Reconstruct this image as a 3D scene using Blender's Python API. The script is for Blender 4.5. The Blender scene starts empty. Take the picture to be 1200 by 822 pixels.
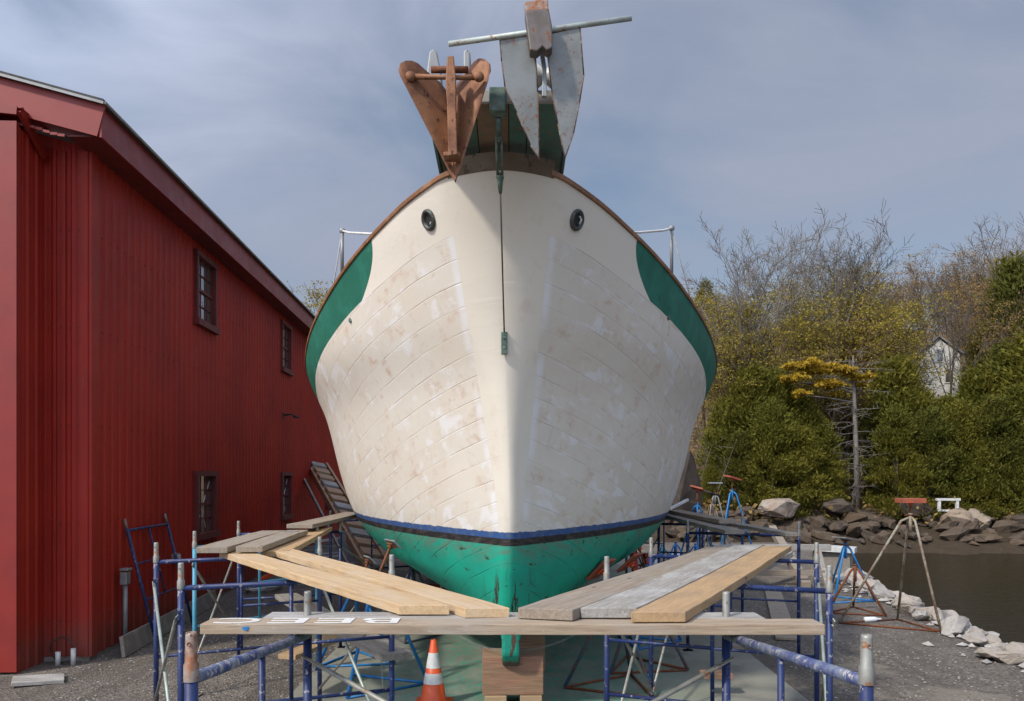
import bpy, bmesh, math, random
import numpy as np
from mathutils import Vector, Matrix, Euler, noise as mnoise
R = math.radians
random.seed(7); rng = np.random.default_rng(7)
scene = bpy.context.scene
COL = scene.collection

# ------------------------------------------------------------ camera, sky, sun, exposure
EYE = 2.3; F = 952.0; CX = 600.0; HOR = 556.0
cam_d = bpy.data.cameras.new('camera'); cam = bpy.data.objects.new('camera', cam_d); COL.objects.link(cam)
cam_d.sensor_width = 36; cam_d.lens = F/1200*36; cam_d.shift_y = (HOR-411)/1200
cam_d.clip_start = 0.05; cam_d.clip_end = 3000
cam.location = (0, 0, EYE); cam.rotation_euler = (R(90), 0, 0)
scene.camera = cam
SUN_DIR = Vector((-0.52, -0.52, 0.68)).normalized()      # towards the sun
w = bpy.data.worlds.new("World"); scene.world = w; w.use_nodes = True
nt = w.node_tree; nt.nodes.clear()
out = nt.nodes.new('ShaderNodeOutputWorld'); bg = nt.nodes.new('ShaderNodeBackground')
sky = nt.nodes.new('ShaderNodeTexSky'); sky.sky_type = 'NISHITA'; sky.sun_disc = False
sky.sun_elevation = math.asin(SUN_DIR.z); sky.sun_rotation = math.atan2(SUN_DIR.x, SUN_DIR.y) % (2*math.pi)
sky.altitude = 10; sky.air_density = 1.2; sky.dust_density = 1.5; sky.ozone_density = 2.0
tc = nt.nodes.new('ShaderNodeTexCoord'); mp = nt.nodes.new('ShaderNodeMapping')
mp.inputs['Scale'].default_value = (1.0, 1.0, 1.9); mp.inputs['Location'].default_value = (0.3, 0.1, 0.0)
n1 = nt.nodes.new('ShaderNodeTexNoise'); n1.inputs['Scale'].default_value = 2.6; n1.inputs['Detail'].default_value = 7; n1.inputs['Roughness'].default_value = 0.5; n1.inputs['Distortion'].default_value = 0.4
rp = nt.nodes.new('ShaderNodeValToRGB'); rp.color_ramp.elements[0].position = 0.28; rp.color_ramp.elements[1].position = 0.60
rp.color_ramp.elements[0].color = (0.0,)*3+(1,); rp.color_ramp.elements[1].color = (0.97,)*3+(1,)
mx = nt.nodes.new('ShaderNodeMix'); mx.data_type = 'RGBA'; mx.inputs[7].default_value = (3.9, 4.15, 4.95, 1)
L = nt.links.new
L(tc.outputs['Generated'], mp.inputs['Vector']); L(mp.outputs[0], n1.inputs['Vector']); L(n1.outputs['Fac'], rp.inputs[0])
# thin cloud is brighter towards the sun
vd = nt.nodes.new('ShaderNodeVectorMath'); vd.operation = 'DOT_PRODUCT'; vd.inputs[1].default_value = SUN_DIR
nv = nt.nodes.new('ShaderNodeVectorMath'); nv.operation = 'NORMALIZE'; L(tc.outputs['Generated'], nv.inputs[0]); L(nv.outputs[0], vd.inputs[0])
mr = nt.nodes.new('ShaderNodeMapRange'); mr.interpolation_type = 'SMOOTHSTEP'; L(vd.outputs['Value'], mr.inputs[0]); mr.inputs[1].default_value = -0.25; mr.inputs[2].default_value = 1.0; mr.inputs[3].default_value = 1.0; mr.inputs[4].default_value = 4.6
sc_ = nt.nodes.new('ShaderNodeVectorMath'); sc_.operation = 'SCALE'; sc_.inputs[0].default_value = (3.45, 3.86, 4.95); L(mr.outputs[0], sc_.inputs['Scale']); L(sc_.outputs[0], mx.inputs[7])
L(rp.outputs[0], mx.inputs[0]); L(sky.outputs[0], mx.inputs[6]); L(mx.outputs[2], bg.inputs['Color']); L(bg.outputs[0], out.inputs['Surface'])
bg.inputs['Strength'].default_value = 0.085
sl = bpy.data.lights.new('sun', 'SUN'); sl.energy = 2.9; sl.angle = R(4.0); sl.color = (1.0, 0.93, 0.82)
so = bpy.data.objects.new('sun', sl); COL.objects.link(so); so.rotation_euler = SUN_DIR.to_track_quat('Z', 'Y').to_euler(); so.location = (-20, -30, 40)
vs = scene.view_settings; vs.view_transform = 'Standard'; vs.look = 'None'; vs.exposure = 0.27; vs.gamma = 1.0
scene.render.engine = 'CYCLES'
scene.cycles.max_bounces = 6

# ------------------------------------------------------------ helpers
def X(px, Y): return (px-CX)/F*Y
def Zp(py, Y): return EYE-(py-HOR)/F*Y
def P(px, py, Y): return Vector((X(px, Y), Y, Zp(py, Y)))
def G(px, py, zg=0.0):
    Y = F*(EYE-zg)/(py-HOR); return Vector((X(px, Y), Y, zg))
def lerp(a, b, t): return a+(b-a)*t

class N:
    """small node writer"""
    def __init__(s, name):
        s.m = bpy.data.materials.new(name); s.m.use_nodes = True; s.t = s.m.node_tree
        s.b = s.t.nodes['Principled BSDF']
    def n(s, ty, **k):
        x = s.t.nodes.new(ty)
        for a, v in k.items(): setattr(x, a, v)
        return x
    def put(s, sock, v):
        if isinstance(v, bpy.types.NodeSocket): s.t.links.new(v, sock)
        elif v is not None:
            if isinstance(v, (tuple, list)) and len(v) == 3 and sock.type == 'RGBA': v = tuple(v)+(1,)
            sock.default_value = v
    def obj(s): return s.n('ShaderNodeTexCoord').outputs['Object']
    def pos(s): return s.n('ShaderNodeNewGeometry').outputs['Position']
    def sep(s, v):
        x = s.n('ShaderNodeSeparateXYZ'); s.put(x.inputs[0], v); return x.outputs
    def comb(s, a=0., b=0., c=0.):
        x = s.n('ShaderNodeCombineXYZ'); s.put(x.inputs[0], a); s.put(x.inputs[1], b); s.put(x.inputs[2], c); return x.outputs[0]
    def mapv(s, v, scale=(1, 1, 1), loc=(0, 0, 0)):
        x = s.n('ShaderNodeMapping'); s.put(x.inputs['Vector'], v); x.inputs['Scale'].default_value = scale; x.inputs['Location'].default_value = loc; return x.outputs[0]
    def noise(s, v, scale, detail=4, rough=0.55, dist=0):
        x = s.n('ShaderNodeTexNoise'); s.put(x.inputs['Vector'], v); x.inputs['Scale'].default_value = scale
        x.inputs['Detail'].default_value = detail; x.inputs['Roughness'].default_value = rough; x.inputs['Distortion'].default_value = dist; return x.outputs['Fac']
    def vor(s, v, scale, feature='F1', o='Distance'):
        x = s.n('ShaderNodeTexVoronoi', feature=feature); s.put(x.inputs['Vector'], v); x.inputs['Scale'].default_value = scale; return x.outputs[o]
    def math(s, op, a, b=None, c=None):
        x = s.n('ShaderNodeMath', operation=op); s.put(x.inputs[0], a); s.put(x.inputs[1], b)
        if c is not None: s.put(x.inputs[2], c)
        return x.outputs[0]
    def step(s, v, a, b):
        x = s.n('ShaderNodeMapRange', interpolation_type='SMOOTHSTEP'); s.put(x.inputs[0], v); s.put(x.inputs[1], a); s.put(x.inputs[2], b); return x.outputs[0]
    def mix(s, f, a, b, bt='MIX'):
        x = s.n('ShaderNodeMix', data_type='RGBA', blend_type=bt); s.put(x.inputs[0], f); s.put(x.inputs[6], a); s.put(x.inputs[7], b); return x.outputs[2]
    def attr(s, nm): return s.n('ShaderNodeAttribute', attribute_name=nm).outputs['Fac']
    def rand(s): return s.n('ShaderNodeObjectInfo').outputs['Random']
    def bump(s, h, st=0.3, d=0.01, nrm=None):
        x = s.n('ShaderNodeBump'); s.put(x.inputs['Height'], h); x.inputs['Strength'].default_value = st; x.inputs['Distance'].default_value = d
        if nrm is not None: s.put(x.inputs['Normal'], nrm)
        return x.outputs[0]
    def fin(s, col=None, rough=None, metal=None, normal=None, spec=None):
        s.put(s.b.inputs['Base Color'], col)
        if rough is not None: s.put(s.b.inputs['Roughness'], rough)
        if metal is not None: s.put(s.b.inputs['Metallic'], metal)
        if normal is not None: s.put(s.b.inputs['Normal'], normal)
        if spec is not None: s.put(s.b.inputs['Specular IOR Level'], spec)
        return s.m

def painted(name, c, c2, chip, chipthr=0.66, scale=6, rough=0.45, metal=0.0, bmp=0.15, cs=30, world=False):
    """colour c varied towards c2, chipped or stained with chip colour"""
    m = N(name); v = m.pos() if world else m.obj()
    a = m.mix(m.step(m.noise(v, scale, 5), 0.35, 0.7), c, c2)
    ch = m.step(m.noise(v, cs, 5, 0.7), chipthr, chipthr+0.03)
    col = m.mix(ch, a, chip)
    rg = m.math('ADD', m.math('MULTIPLY', m.noise(v, scale*3, 3), 0.3), rough-0.15)
    return m.fin(col, rg, metal, m.bump(m.noise(v, cs*1.5, 4), bmp, 0.004))

def wood(name, c, c2, c3, rough=0.75, spots=0.0, spotc=(0.5, 0.5, 0.48)):
    m = N(name); v = m.obj(); r = m.rand()
    vv = m.n('ShaderNodeVectorMath', operation='ADD'); m.put(vv.inputs[0], v); m.put(vv.inputs[1], m.comb(m.math('MULTIPLY', r, 31.), m.math('MULTIPLY', r, 17.), 0.))
    v = vv.outputs[0]
    g = m.noise(m.mapv(v, (1.1, 22, 22)), 2.2, 6, 0.62, 0.6)
    g2 = m.noise(m.mapv(v, (3, 90, 60)), 2.0, 4, 0.6)
    b = m.noise(m.mapv(v, (1.4, 3, 3)), 1.6, 3)
    col = m.mix(m.step(g, 0.3, 0.7), c, c2)
    col = m.mix(m.math('MULTIPLY', m.step(b, 0.42, 0.72), 0.8), col, c3)
    col = m.mix(m.math('MULTIPLY', m.step(g2, 0.56, 0.66), 0.35), col, tuple(x*0.45 for x in c2))
    kn = m.vor(m.mapv(v, (1.3, 5, 5)), 1.5)
    col = m.mix(m.step(kn, 0.085, 0.05), col, tuple(x*0.35 for x in c2))
    if spots: col = m.mix(m.math('MULTIPLY', m.step(m.noise(m.mapv(v, (4, 9, 9)), 5, 5, 0.7), 1-spots, 1-spots+0.05), 0.75), col, spotc)
    return m.fin(col, rough, 0, m.bump(m.math('ADD', g, g2), 0.45, 0.004), 0.3)

M = {}
M['red'] = None and painted('red_metal_siding', (0.27, 0.016, 0.009), (0.22, 0.014, 0.008), (0.34, 0.06, 0.04), 0.76, 0.9, 0.5, 0, 0.05, 22)
def redmat(name, c, c2):
    m = N(name); v = m.obj()
    a = m.mix(m.step(m.noise(v, 0.7, 4), 0.35, 0.7), c, c2)
    st = m.math('MULTIPLY', m.step(m.noise(m.mapv(v, (9, 9, 0.35)), 1.6, 5, 0.6), 0.52, 0.72), 0.45)
    a = m.mix(st, a, tuple(x*0.55 for x in c2))
    a = m.mix(m.math('MULTIPLY', m.step(m.noise(m.mapv(v, (5, 5, 0.8), (3, 0, 0)), 2.1, 5, 0.7), 0.6, 0.75), 0.3), a, (0.30, 0.07, 0.05))
    sp = m.math('MULTIPLY', m.step(m.math('ADD', m.sep(v)[2], m.math('MULTIPLY', m.noise(v, 5, 5, 0.7), -0.7)), 0.35, -0.2), 0.55)
    a = m.mix(sp, a, (0.13, 0.06, 0.045))
    a = m.mix(m.step(m.noise(v, 40, 3, 0.7), 0.735, 0.75), a, (0.3, 0.2, 0.17))
    return m.fin(a, m.math('ADD', 0.42, m.math('MULTIPLY', m.noise(v, 4, 4), 0.25)), 0, m.bump(m.noise(v, 2.5, 3), 0.25, 0.02), 0.3)
M['red'] = redmat('red_siding', (0.33, 0.021, 0.010), (0.26, 0.016, 0.009))
M['red_trim'] = painted('red_trim', (0.235, 0.017, 0.011), (0.19, 0.015, 0.010), (0.36, 0.10, 0.085), 0.74, 1.5, 0.45, 0, 0.05, 25)
M['dark_red'] = painted('dark_red_frame', (0.13, 0.014, 0.012), (0.09, 0.01, 0.01), (0.2, 0.05, 0.04), 0.74, 3, 0.6)
M['blue'] = painted('scaffold_blue', (0.010, 0.027, 0.112), (0.009, 0.017, 0.07), (0.24, 0.23, 0.24), 0.60, 5, 0.5, 0.0, 0.2, 26)
M['blue_worn'] = painted('worn_blue_pipe', (0.035, 0.05, 0.15), (0.17, 0.19, 0.23), (0.33, 0.31, 0.29), 0.57, 13, 0.5, 0.1, 0.4, 30)
M['teal'] = painted('scaffold_teal', (0.05, 0.24, 0.36), (0.09, 0.3, 0.4), (0.25, 0.15, 0.1), 0.64, 8, 0.5)
M['galv'] = painted('galvanised', (0.30, 0.30, 0.27), (0.2, 0.19, 0.17), (0.26, 0.12, 0.05), 0.60, 12, 0.5, 0.35, 0.3, 18)
M['galv_green'] = painted('galvanised_pale', (0.36, 0.42, 0.37), (0.27, 0.3, 0.27), (0.3, 0.2, 0.12), 0.66, 9, 0.5, 0.3)
M['rust'] = painted('rust', (0.20, 0.065, 0.022), (0.11, 0.038, 0.018), (0.33, 0.19, 0.12), 0.64, 14, 0.8, 0.2, 0.5, 30)
M['rust_light'] = painted('light_rust', (0.29, 0.135, 0.065), (0.12, 0.045, 0.022), (0.07, 0.028, 0.016), 0.60, 5, 0.62, 0.35, 0.5, 26)
M['rust_pin'] = painted('rusty_pin', (0.27, 0.10, 0.04), (0.32, 0.28, 0.24), (0.13, 0.05, 0.03), 0.62, 22, 0.65, 0.3, 0.4, 40)
M['anchor_grey'] = painted('anchor_grey', (0.29, 0.31, 0.31), (0.20, 0.215, 0.21), (0.24, 0.11, 0.05), 0.63, 8, 0.5, 0.35, 0.3, 26)
M['jack_blue'] = painted('jack_blue', (0.018, 0.19, 0.46), (0.012, 0.13, 0.36), (0.16, 0.06, 0.03), 0.68, 8, 0.45)
M['jack_rusty'] = painted('jack_rusty_blue', (0.02, 0.09, 0.16), (0.13, 0.06, 0.04), (0.18, 0.07, 0.03), 0.55, 5, 0.7)
M['jack_pale'] = painted('jack_pale_rust', (0.32, 0.31, 0.24), (0.15, 0.085, 0.055), (0.2, 0.09, 0.05), 0.55, 6, 0.7)
M['orange'] = painted('orange_plastic', (0.62, 0.085, 0.02), (0.55, 0.07, 0.018), (0.35, 0.06, 0.03), 0.7, 9, 0.42)
M['pad_orange'] = painted('pad_orange', (0.36, 0.08, 0.035), (0.25, 0.07, 0.04), (0.2, 0.12, 0.08), 0.62, 9, 0.75)
M['cone_white'] = painted('cone_band', (0.62, 0.62, 0.60), (0.5, 0.5, 0.48), (0.3, 0.28, 0.25), 0.68, 12, 0.4)
M['dark'] = painted('dark_rubber', (0.02, 0.02, 0.02), (0.035, 0.033, 0.03), (0.06, 0.055, 0.05), 0.66, 8, 0.7)
M['white'] = painted('white_paint', (0.62, 0.62, 0.6), (0.5, 0.5, 0.48), (0.3, 0.28, 0.24), 0.68, 6, 0.5)
M['grey'] = painted('grey_metal', (0.26, 0.27, 0.27), (0.2, 0.2, 0.2), (0.12, 0.11, 0.1), 0.66, 5, 0.5, 0.3)
M['bronze'] = painted('green_bronze', (0.12, 0.19, 0.155), (0.06, 0.10, 0.08), (0.14, 0.10, 0.07), 0.56, 18, 0.6, 0.3, 0.4)
M['steel_wire'] = painted('wire', (0.12, 0.11, 0.10), (0.17, 0.12, 0.09), (0.2, 0.1, 0.06), 0.6, 20, 0.45, 0.6)
M['nylon'] = painted('white_nylon', (0.66, 0.65, 0.6), (0.55, 0.54, 0.5), (0.45, 0.4, 0.35), 0.7, 8, 0.35)
M['rope'] = painted('white_rope', (0.68, 0.67, 0.63), (0.5, 0.5, 0.46), (0.4, 0.4, 0.38), 0.7, 30, 0.8)
M['tarp'] = painted('white_tarp', (0.55, 0.55, 0.53), (0.42, 0.42, 0.41), (0.3, 0.29, 0.27), 0.7, 5, 0.6)
M['yellow_wood'] = wood('fresh_plank', (0.55, 0.40, 0.235), (0.43, 0.29, 0.155), (0.50, 0.39, 0.27), 0.75, 0.3, (0.36, 0.3, 0.24))
M['tan_wood'] = wood('tan_plank', (0.46, 0.31, 0.17), (0.36, 0.235, 0.12), (0.30, 0.21, 0.13), 0.75, 0.33, (0.45, 0.38, 0.3))
M['front_wood'] = wood('front_plank', (0.40, 0.315, 0.225), (0.27, 0.195, 0.13), (0.33, 0.29, 0.24), 0.8, 0.36, (0.45, 0.44, 0.42))
M['grey_wood'] = wood('grey_plank', (0.34, 0.32, 0.29), (0.22, 0.20, 0.175), (0.42, 0.41, 0.39), 0.85, 0.40, (0.52, 0.52, 0.51))
M['brown_wood'] = wood('weathered_plank', (0.32, 0.265, 0.205), (0.21, 0.165, 0.12), (0.26, 0.235, 0.205), 0.85, 0.36, (0.42, 0.39, 0.34))
M['dark_wood'] = wood('old_plank', (0.25, 0.225, 0.195), (0.16, 0.14, 0.12), (0.30, 0.28, 0.25), 0.85)
M['block_wood'] = wood('block_wood', (0.30, 0.19, 0.12), (0.20, 0.12, 0.075), (0.33, 0.15, 0.10), 0.85, 0.33, (0.3, 0.08, 0.06))
M['rail_wood'] = wood('rail_wood', (0.26, 0.12, 0.05), (0.14, 0.065, 0.03), (0.32, 0.17, 0.09), 0.55)
M['ladder_wood'] = wood('ladder_wood', (0.44, 0.28, 0.16), (0.32, 0.19, 0.11), (0.4, 0.3, 0.22), 0.8)

class MB:
    def __init__(s): s.v = []; s.f = []; s.sm = []
    def add(s, vs, fs, smooth=False):
        o = len(s.v); s.v += [tuple(a) for a in vs]; s.f += [tuple(i+o for i in f) for f in fs]; s.sm += [smooth]*len(fs); return s
    def box(s, c, size, rot=None, bev=0.0):
        hx, hy, hz = size[0]/2, size[1]/2, size[2]/2; M3 = Euler(rot).to_matrix() if rot is not None and not isinstance(rot, Matrix) else rot
        if bev > 0:
            bm = bmesh.new(); bmesh.ops.create_cube(bm, size=1)
            for q in bm.verts: q.co = Vector((q.co.x*2*hx, q.co.y*2*hy, q.co.z*2*hz))
            bmesh.ops.bevel(bm, geom=bm.edges[:], offset=bev, segments=2, affect='EDGES', profile=0.6)
            vs = [q.co.copy() for q in bm.verts]; fs = [[q.index for q in f.verts] for f in bm.faces]; bm.free()
        else:
            vs = [Vector((a*hx, b*hy, c_*hz)) for a in (-1, 1) for b in (-1, 1) for c_ in (-1, 1)]
            fs = [(0, 1, 3, 2), (4, 6, 7, 5), (0, 4, 5, 1), (2, 3, 7, 6), (0, 2, 6, 4), (1, 5, 7, 3)]
        if M3 is not None: vs = [M3 @ q for q in vs]
        c = Vector(c); return s.add([q+c for q in vs], fs)
    def beam(s, a, b, wd, ht, up=(0, 0, 1), bev=0.0):
        a = Vector(a); b = Vector(b); d = b-a; x = d.normalized(); u = Vector(up); y = u.cross(x).normalized(); z = x.cross(y)
        return s.box((a+b)/2, (d.length, wd, ht), Matrix((x, y, z)).transposed(), bev)
    def tube(s, pts, r, n=10, cap=True):
        pts = [Vector(p) for p in pts]
        rs = r if isinstance(r, (list, tuple)) else [r]*len(pts)
        vs = []; u = None
        for i, p in enumerate(pts):
            d = (pts[min(i+1, len(pts)-1)]-pts[max(i-1, 0)]).normalized()
            if u is None: u = d.orthogonal().normalized()
            u = (u-d*u.dot(d)).normalized(); w_ = d.cross(u)
            vs += [p+(u*math.cos(2*math.pi*k/n)+w_*math.sin(2*math.pi*k/n))*rs[i] for k in range(n)]
        fs = [(i*n+k, i*n+(k+1) % n, (i+1)*n+(k+1) % n, (i+1)*n+k) for i in range(len(pts)-1) for k in range(n)]
        s.add(vs, fs, True)
        if cap:
            s.add(vs[:n], [tuple(range(n))[::-1]]); s.add(vs[-n:], [tuple(range(n))])
        return s
    def lathe(s, c, prof, n=28, axis=None, close=True):
        c = Vector(c); A = Matrix.Identity(3) if axis is None else Vector(axis).to_track_quat('Z', 'Y').to_matrix()
        vs = [c+A @ Vector((r*math.cos(2*math.pi*k/n), r*math.sin(2*math.pi*k/n), z)) for r, z in prof for k in range(n)]
        fs = [(i*n+k, i*n+(k+1) % n, (i+1)*n+(k+1) % n, (i+1)*n+k) for i in range(len(prof)-1) for k in range(n)]
        return s.add(vs, fs, True)
    def prism(s, poly, d):
        """poly: 3-D outline, d: thickness vector"""
        poly = [Vector(p) for p in poly]; d = Vector(d); n = len(poly)
        return s.add(poly+[p+d for p in poly], [tuple(range(n))[::-1], tuple(range(n, 2*n))]+[(i, (i+1) % n, (i+1) % n+n, i+n) for i in range(n)])
    def build(s, name, mat, parent=None, bevel=0.0):
        me = bpy.data.meshes.new(name); me.from_pydata(s.v, [], s.f); me.polygons.foreach_set('use_smooth', s.sm)
        me.materials.append(mat)
        bm = bmesh.new(); bm.from_mesh(me); bmesh.ops.remove_doubles(bm, verts=bm.verts, dist=1e-6); bmesh.ops.recalc_face_normals(bm, faces=bm.faces); bm.to_mesh(me); bm.free()
        o = bpy.data.objects.new(name, me); COL.objects.link(o)
        if parent: o.parent = parent
        if bevel:
            b = o.modifiers.new('bevel', 'BEVEL'); b.width = bevel; b.segments = 2; b.limit_method = 'ANGLE'
        return o

def tag(o, label=None, cat=None, group=None, kind=None):
    if label: o['label'] = label
    if cat: o['category'] = cat
    if group: o['group'] = group
    if kind: o['kind'] = kind
    return o
def thing(name, label, cat, loc=(0, 0, 0), rz=0.0, group=None):
    o = bpy.data.objects.new(name, None); COL.objects.link(o); o.location = loc; o.rotation_euler = (0, 0, rz); o.empty_display_size = 0.2
    return tag(o, label, cat, group)
def dup(root, loc, rz=0.0, sc=1.0, label=None, group=None):
    def cp(o, par):
        c = o.copy(); COL.objects.link(c)
        if par: c.parent = par
        for ch in o.children: cp(ch, c)
        return c
    r = cp(root, None); r.location = loc; r.rotation_euler = (0, 0, rz); r.scale = (sc,)*3 if not isinstance(sc, (tuple, list)) else sc
    if label: r['label'] = label
    if group: r['group'] = group
    return r
def cv(tbl):
    """smooth curve through a table"""
    xs = [a for a, b in tbl]; ys = [b for a, b in tbl]
    ms = []
    for i in range(len(xs)):
        if i == 0: ms.append((ys[1]-ys[0])/(xs[1]-xs[0]))
        elif i == len(xs)-1: ms.append((ys[-1]-ys[-2])/(xs[-1]-xs[-2]))
        else:
            a = (ys[i]-ys[i-1])/(xs[i]-xs[i-1]); b = (ys[i+1]-ys[i])/(xs[i+1]-xs[i]); ms.append(0 if a*b <= 0 else 2*a*b/(a+b))
    def f(x):
        if x <= xs[0]: return ys[0]
        if x >= xs[-1]: return ys[-1]
        for i in range(len(xs)-1):
            if x <= xs[i+1]:
                h = xs[i+1]-xs[i]; t = (x-xs[i])/h
                return (2*t**3-3*t**2+1)*ys[i]+(t**3-2*t**2+t)*h*ms[i]+(-2*t**3+3*t**2)*ys[i+1]+(t**3-t**2)*h*ms[i+1]
    return f
def sstep(x, a, b):
    t = min(1, max(0, (x-a)/(b-a))); return t*t*(3-2*t)

# ------------------------------------------------------------ terrain
WATER = -1.1
xedge = cv([(-20, 5.3), (5, 5.7), (9.5, 6.15), (13, 6.7), (16.3, 7.1), (20, 8.0), (24, 9.0), (40, 12)])
def ysh(x): return lerp(30.5, 35.0, sstep(x, 7, 13))
def hill(x, y):
    s = y-ysh(x)
    if s < -6: b = -2.6
    elif s < 0: b = lerp(-2.6, WATER, (s+6)/6)
    elif s < 6: b = lerp(WATER, 0.55, (s/6)**0.8)
    else: b = 0.55+0.25*(s-6)*sstep(s, 4, 16)+min(0.12*max(0, s-14), 6)
    if s > 6: b = min(b, 19)
    k = sstep(x, -14, 6)
    return b*k + (0.0 if s > 0 else b)*(1-k) if s > 0 else b
def height(x, y):
    d = max(x-xedge(y), y-27.5)
    near = 0.0 if d <= 0 else max(-2.6, -0.75*d)
    if y > 26: h = hill(x, y); 
    else: h = -2.6
    r = max(near, h)
    if d > 0.2:
        r += 0.25*mnoise.noise(Vector((x*0.5, y*0.5, 0)))*min(1, d)*(1 if r > -2.4 else .2)+0.10*mnoise.noise(Vector((x*1.7, y*1.7, 5)))*min(1, d)
        if y > 60: r += 1.5*mnoise.noise(Vector((x*0.05, y*0.05, 9)))*min(1, (y-60)/20)
    return r
def axis(segs):
    a = []
    for x0, x1, st in segs: a += list(np.arange(x0, x1, st))
    return a+[segs[-1][1]]
gx = axis([(-900, -100, 80), (-100, -20, 8), (-20, 5, 2.5), (5, 34, 0.4), (34, 80, 2), (80, 900, 60)])
gy = axis([(-60, 0, 6), (0, 27, 0.75), (27, 46, 0.4), (46, 110, 2), (110, 300, 20), (300, 1500, 120)])
gm = MB(); nx = len(gx)
gm.add([(x, y, height(x, y)) for y in gy for x in gx], [(j*nx+i, j*nx+i+1, (j+1)*nx+i+1, (j+1)*nx+i) for j in range(len(gy)-1) for i in range(nx-1)], True)
m = N('ground_mat'); v = m.pos(); sx, sy, sz = m.sep(v)
st = m.vor(m.mapv(v, (1, 1, 0.6)), 42, 'F1', 'Color'); stv = m.math('ADD', m.sep(st)[0], 0.0)
grav = m.mix(stv, (0.072, 0.060, 0.050), (0.235, 0.205, 0.175))
grav = m.mix(m.math('MULTIPLY', m.step(m.noise(v, 1.1, 5), 0.35, 0.7), 0.55), grav, (0.105, 0.088, 0.072))
grav = m.mix(m.step(m.noise(v, 60, 3, 0.6), 0.67, 0.70), grav, (0.42, 0.40, 0.37))
grav = m.mix(m.math('MULTIPLY', m.step(m.noise(m.mapv(v, (1, 0.4, 1)), 0.7, 3), 0.55, 0.7), 0.4), grav, (0.23, 0.205, 0.175))
mud = m.mix(m.noise(v, 3, 6, 0.7), (0.022, 0.016, 0.010), (0.085, 0.06, 0.038))
mud = m.mix(m.step(m.noise(v, 9, 4), 0.58, 0.66), mud, (0.07, 0.062, 0.03))
leaf = m.mix(m.noise(v, 2.5, 6, 0.75), (0.09, 0.06, 0.036), (0.26, 0.185, 0.12))
leaf = m.mix(m.step(m.noise(v, 0.35, 3), 0.5, 0.65), leaf, (0.085, 0.075, 0.03))
far = m.step(sy, 27.4, 28.2)
hi = m.step(m.math('ADD', sz, m.math('MULTIPLY', m.noise(v, 0.8, 3), 0.8)), 0.3, 1.1)
far2 = m.mix(hi, mud, leaf)
rut = m.math('MULTIPLY', m.step(m.noise(m.mapv(v, (1.6, 0.12, 1), (2, 0, 0)), 1.4, 4, 0.6), 0.5, 0.62), 0.5)
grav = m.mix(rut, grav, (0.085, 0.074, 0.062))
grav = m.mix(m.math('MULTIPLY', m.step(m.noise(m.mapv(v, (1, 1, 1), (8, 3, 0)), 0.45, 5, 0.7), 0.56, 0.64), 0.6), grav, (0.25, 0.215, 0.175))
low = m.step(sz, -0.25, -0.6)
col = m.mix(far, m.mix(low, grav, mud), far2)
gh = m.math('ADD', m.vor(v, 42), m.math('MULTIPLY', m.noise(v, 5, 6, 0.7), 2.0))
ground = gm.build('ground', m.fin(col, 0.92, 0, m.bump(gh, 0.8, 0.02), 0.2)); tag(ground, kind='structure')

# water
wm = MB().add([(4, -60, WATER), (900, -60, WATER), (900, 200, WATER), (-200, 200, WATER), (-200, 24, WATER), (4, 24, WATER)], [(0, 1, 2, 3, 4, 5)])
m = N('water_mat'); v = m.pos()
wh = m.math('ADD', m.noise(m.mapv(v, (0.8, 2.4, 1)), 2.2, 4, 0.6, 0.5), m.math('MULTIPLY', m.noise(m.mapv(v, (1, 3, 1)), 9, 3), 0.35))
water = wm.build('water', m.fin((0.010, 0.008, 0.004), 0.06, 0, m.bump(wh, 0.6, 0.06), 0.4)); tag(water, kind='structure')

# concrete slab with green paint flecks
sm_ = MB(); x0, x1 = -2.3, 2.95
sm_.prism([(x0, 3.0, -0.1), (x1-0.05, 3.0, -0.1), (x1+0.35, 26, -0.1), (x0, 26, -0.1)], (0, 0, 0.118))
m = N('concrete_mat'); v = m.pos(); sx, sy, sz = m.sep(v)
c = m.mix(m.step(m.noise(v, 0.9, 5), 0.35, 0.68), (0.30, 0.295, 0.245), (0.21, 0.205, 0.17))
c = m.mix(m.math('MULTIPLY', m.noise(v, 45, 4, 0.7), 0.5), c, (0.13, 0.125, 0.11))
dx = m.math('ABSOLUTE', m.math('SUBTRACT', sx, 0.2)); near = m.step(dx, 2.3, 0.5)
gw = m.math('MULTIPLY', m.step(m.noise(m.mapv(v, (1, 0.5, 1)), 2.2, 6, 0.7), 0.30, 0.66), near)
c = m.mix(m.math('MULTIPLY', gw, 0.85), c, (0.085, 0.19, 0.13))
c = m.mix(m.math('MULTIPLY', m.step(m.noise(m.mapv(v, (1.2, 0.6, 1), (4, 4, 0)), 1.7, 6, 0.7), 0.52, 0.66), 0.5), c, (0.10, 0.10, 0.085))
c = m.mix(m.math('MULTIPLY', m.step(m.noise(v, 33, 4, 0.8), 0.60, 0.66), 0.6), c, (0.20, 0.13, 0.08))
fl = m.math('MULTIPLY', m.step(m.noise(v, 15, 4, 0.75), 0.565, 0.59), m.step(m.noise(m.mapv(v, (1, 1, 1), (3, 3, 0)), 2.1, 3), 0.38, 0.5))
c = m.mix(m.math('MULTIPLY', fl, near), c, (0.015, 0.29, 0.21))
rd = m.math('MULTIPLY', m.step(m.noise(m.mapv(v, (1, 1, 1), (9, 1, 0)), 1.3, 6, 0.75), 0.56, 0.66), m.math('MULTIPLY', m.step(sx, 0.9, 1.5), m.step(sy, 9.0, 10.0)))
c = m.mix(m.math('MULTIPLY', rd, 0.6), c, (0.27, 0.12, 0.06))
c = m.mix(m.step(m.noise(v, 70, 2), 0.71, 0.73), c, (0.12, 0.05, 0.03))
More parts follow.
